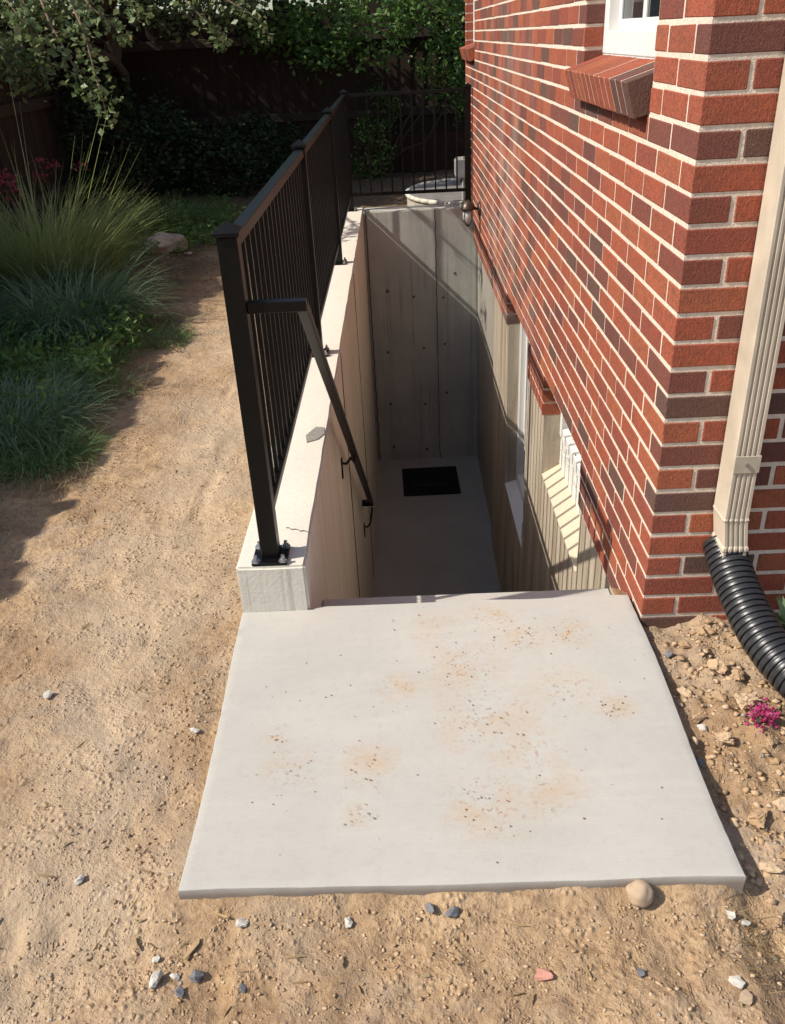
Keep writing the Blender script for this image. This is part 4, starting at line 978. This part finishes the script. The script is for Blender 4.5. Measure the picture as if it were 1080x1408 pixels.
def stone(name, label, x, y, r, mat, seed, sq=(1, 1, .7), sub=2, rz=0, amp=.36, sink=.25, cat='stone', group=None, z=None):
    me = hull(seed, 15, sq, 3, .28) if cat == 'dirt clod' else (hull(seed, 16, sq, 2, .1) if cat == 'rock' else (ico(seed, sub, sq, .10 if seed == 1 else .26) if seed in (1, 5) else hull(seed, 18, sq, 2, .10))); me.materials.append(mat)
    if cat == 'rock': cat = 'stone'
    zz = (zg(x, y) if z is None else z) + r * sq[2] * (1 - sink); o = place(me, name, None, (x, y, zz), (0, 0, rz), (r, r, r)); return tag(o, label, cat, group)
MB_ = m_plain('boulder_tan', (.47, .35, .24), .9, .2, 0, 22, .25, .3); MSW = m_plain('white_stone', (.62, .58, .50), .8, .3, 0, 60, .3, .3); MSG = m_plain('grey_stone', (.20, .20, .21), .8, .3, 0, 60, .4, .3)
MSP = m_plain('pink_stone', (.55, .27, .20), .9, .2, 0, 60, .3, .3); MROCK = m_plain('rock_tan', (.58, .46, .36), .9, .2, 0, 9, .4, .8)
stone('round_stone', 'smooth round tan stone beside the front edge of the slab', .425, 1.108, .0265, MB_, 1, (1.05, .95, .85), 4, .3, .06)
stone('split_rock', 'flat split tan rock lying in shade between the grass clumps and the path', -1.93, 7.22, .17, MROCK, 5, (1, .62, .5), 4, .2, .55, .25)
stone('small_rock', 'small pale rock on the ground left of the flat split rock', -2.22, 7.3, .045, MROCK, 6, (1, .8, .7), 2)
stone('small_rock', 'small pale rock on the ground right of the flat split rock', -1.74, 7.12, .04, MROCK, 7, (1.3, .7, .5), 2)
lst = [('white lumpy pebble below the front edge of the slab left of centre', -.372, 1.080, .0125, MSW), ('pale pebble with a dark side at the bottom left of the picture', -.519, .975, .0150, MSW),
       ('narrow pale pebble touching the pebble with the dark side', -.485, .982, .009, MSW), ('dark grey stone right of the pale pebble pair at bottom left', -.443, .980, .0135, MSG),
       ('grey flat pebble below the pale pebble pair at bottom left', -.468, .948, .0105, MSG), ('small light pebble above the pale pebble pair', -.528, 1.018, .0085, MSW),
       ('white oblong pebble on the path left of the slab middle', -.993, 1.755, .014, MSW), ('white pebble lying close to the left edge of the slab', -.566, 1.60, .011, MSW),
       ('white pebble in the dirt left of the slab front corner', -.725, 1.183, .011, MSW), ('blue grey pebble tucked under the slab front middle', .006, 1.095, .0115, MSG),
       ('dark oval pebble just right of the blue grey one at the slab front', .050, 1.088, .0125, MSG), ('white pebble right of centre under the slab front edge left of the grey pair', -.158, 1.078, .010, MSW),
       ('pink sandstone lump in the dirt below the slab', .217, .962, .0165, MSP), ('small blue grey pebble below the round tan stone', .392, .962, .0095, MSG),
       ('flat white stone near the bottom right corner', .562, .942, .0125, MSW), ('tan flat stone below the flat white one near the bottom right corner', .570, .915, .0145, MB_),
       ('white pebble below the slab right corner', .600, 1.078, .010, MSW), ('second white pebble just right of the one below the slab corner', .628, 1.072, .009, MSW),
       ('grey pebble in the shade strip beside the slab right edge', .655, 1.46, .011, MSG), ('white chip on the rubble beside the slab right edge', .700, 1.575, .012, MSW),
       ('dark pebble stuck to the mound by the upper right slab edge', .690, 1.84, .013, MSG), ('round dark pebble at the bottom edge left of centre', -.350, .952, .0085, MSG)]
for i, (lb, x, y, r_, m_) in enumerate(lst): stone('pebble', lb, x, y, r_ * 1.28, m_, 10 + i, (1.15, .8, .6), 3, i * 1.3, .18)
big = [(.735, 1.31, .030), (.775, 1.205, .036), (.80, 1.33, .024), (.73, 1.52, .026), (.695, 1.60, .020), (.76, 1.66, .026), (.79, 1.76, .030), (.745, 1.88, .022), (.83, 1.72, .024), (.80, 1.92, .022), (.715, 1.18, .024), (.90, 1.45, .022), (.83, 1.50, .016), (.69, 1.70, .018), (.82, 1.63, .036)]
wh = ['nearest the slab right corner', 'largest of the clods by the lower right corner', 'behind the largest lower clod', 'below the pink blossom against the slab', 'beside the white chip', 'between the slab and the pink blossom', 'below the drain pipe middle', 'on the mound under the brick corner', 'touching the drain pipe side', 'under the top of the drain pipe', 'in the shade of the slab corner', 'at the right edge below the pink blossom', 'just under the pink blossom', 'on the ridge by the slab edge', 'broad and pale beside the pink blossom']
for i, ((x, y, r_), w_) in enumerate(zip(big, wh)): stone('dirt_clod', 'crumbly tan dirt clod ' + w_, x, y, r_, MCLOD, 60 + i, (1.1, .85, .7), 3, i * .9, .62, cat='dirt clod')
# wood chips
def chip(label, x, y, l, w, rz):
    m = MB(); m.prism([(-l / 2, -w * .3), (l * .3, -w / 2), (l / 2, 0), (l * .35, w / 2), (-l / 2, w * .35)], 2, 0, .004); o = m.build('wood_chip', m_plain('chip_wood', (.52, .36, .19), .8, .2, 0, 60, .3), None)
    o.location = (x, y, zg(x, y) + .006); o.rotation_euler = (.05, .06, rz); return tag(o, label, 'wood chip')
chip('long yellowish wood splinter standing out below the slab left corner', -.462, 1.035, .050, .011, 1.1)
chip('thin wood splinter pressed against the slab front near its left corner', -.415, 1.10, .036, .004, -.35)
chip('short wood splinter in the dirt left of the long yellowish one', -.58, 1.055, .030, .006, 2.0)
# rubble: crumbs too many to count
def scatter(name, label, n, sampler, rmin, rmax, mat, seed, cat, pw=3.0):
    r = np.random.RandomState(seed); base = []
    for k in range(5):
        me = hull(seed * 7 + k, 10 + k, (1, .8, .62)); v = np.zeros(len(me.vertices) * 3); me.vertices.foreach_get('co', v); f = np.zeros(len(me.loops), dtype=int); me.loops.foreach_get('vertex_index', f); base.append((v.reshape(-1, 3), f.reshape(-1, 3))); bpy.data.meshes.remove(me)
    xy = sampler(r, n); n = len(xy); rad = rmin + (rmax - rmin) * r.rand(n) ** pw; zz = gz(xy[:, 0], xy[:, 1]); V = []; F = []; o = 0
    for i in range(n):
        b, f = base[i % 5]; th = r.uniform(0, 6.28); c_, s_ = math.cos(th), math.sin(th); q = b * rad[i]
        q = np.stack([q[:, 0] * c_ - q[:, 1] * s_, q[:, 0] * s_ + q[:, 1] * c_, q[:, 2]], -1) + np.array([xy[i, 0], xy[i, 1], zz[i] + rad[i] * .3]); q[:, 2] -= rad[i] * .1; V.append(q); F.append(f + o); o += len(b)
    return npmesh(name, np.concatenate(V), np.concatenate(F), mat, kind='stuff', label=label, cat=cat)
def samp_all(r, n):
    x = r.uniform(-1.75, 1.15, n * 3); y = .75 + 2.6 * r.rand(n * 3) ** 1.3
    d = fbm(x, y, 2.1, 3) + .35 * fbm(x, y, 7, 2) + r.normal(size=len(x)) * .12
    ok = (d > -.02) & ~((x > -.53) & (x < .655) & (y > 1.10)); return np.stack([x, y], -1)[ok][:n]
def samp_right(r, n):
    x = r.uniform(.66, 1.1, n * 2); y = r.uniform(1.0, 2.0, n * 2); ok = (y < 1.97) & (x < .66 + .5); return np.stack([x, y], -1)[ok][:n]
def samp_front(r, n):
    x = r.uniform(-.75, .8, n); y = 1.10 - .25 * r.rand(n) ** 1.2; return np.stack([x, y], -1)
def samp_edge(r, n):
    y = r.uniform(1.1, 2.6, n); x = -.545 - np.abs(r.normal(size=n)) * .10; return np.stack([x, y], -1)
scatter('dirt_crumbs', 'fine crumbs of dry dirt across the yard', 5200, samp_all, .0014, .0070, MCLOD, 1, 'dirt', 4.5)
scatter('dirt_rubble', 'loose rubble of dirt lumps right of the slab', 2300, samp_right, .0022, .017, MCLOD, 2, 'dirt', 5.0)
scatter('gravel', 'small mixed gravel scattered in the dirt', 900, samp_all, .0018, .0060, MPEB, 3, 'gravel', 2.5)
scatter('gravel', 'small mixed gravel right of the slab', 420, samp_right, .002, .008, MPEB, 4, 'gravel', 2.5)
scatter('dirt_crumbs', 'loose dirt crumbs along the slab front edge', 1500, samp_front, .0018, .0075, MCLOD, 5, 'dirt', 2.6)
scatter('dirt_crumbs', 'loose dirt crumbs along the left slab edge', 900, samp_edge, .0018, .008, MCLOD, 6, 'dirt', 2.6)
# crumbs trodden onto the slab
def slabcrumbs():
    r = np.random.RandomState(77); cs = [((-.12, 1.46), .045, 26), ((-.14, 1.31), .02, 26), ((.15, 1.33), .05, 60), ((.12, 1.80), .05, 40), ((.44, 1.93), .03, 36), ((.49, 1.62), .025, 26), ((.30, 1.93), .06, 40), ((.17, 1.60), .06, 34), ((-.36, 1.56), .015, 12), ((-.30, 1.45), .04, 22)]
    xy = np.concatenate([np.array(c_) + r.normal(size=(k, 2)) * s_ for c_, s_, k in cs] + [np.stack([r.uniform(-.5, .62, 90), r.uniform(1.15, 2.05, 90)], -1)])
    xy = xy[(xy[:, 0] > -.5) & (xy[:, 0] < .62) & (xy[:, 1] > 1.14) & (xy[:, 1] < 2.08)]; V = []; F = []
    for i, (x, y) in enumerate(xy):
        s = .0008 + .0026 * r.rand() ** 2.5; o = len(V); V += [(x + s, y, 0.0005), (x - s * .6, y + s, 0.0005), (x - s * .7, y - s * .8, .0005), (x, y, s * 1.1)]; F += [(o, o + 1, o + 3), (o + 1, o + 2, o + 3), (o + 2, o, o + 3)]
    npmesh('slab_crumbs', np.array(V), np.array(F), MCRUMB, kind='stuff', label='brown dirt crumbs trodden onto the concrete slab', cat='dirt')
MCRUMB = m_plain('crumb_brown', (.26, .145, .08), .95, .1)
slabcrumbs()
print('objects', len(bpy.data.objects))
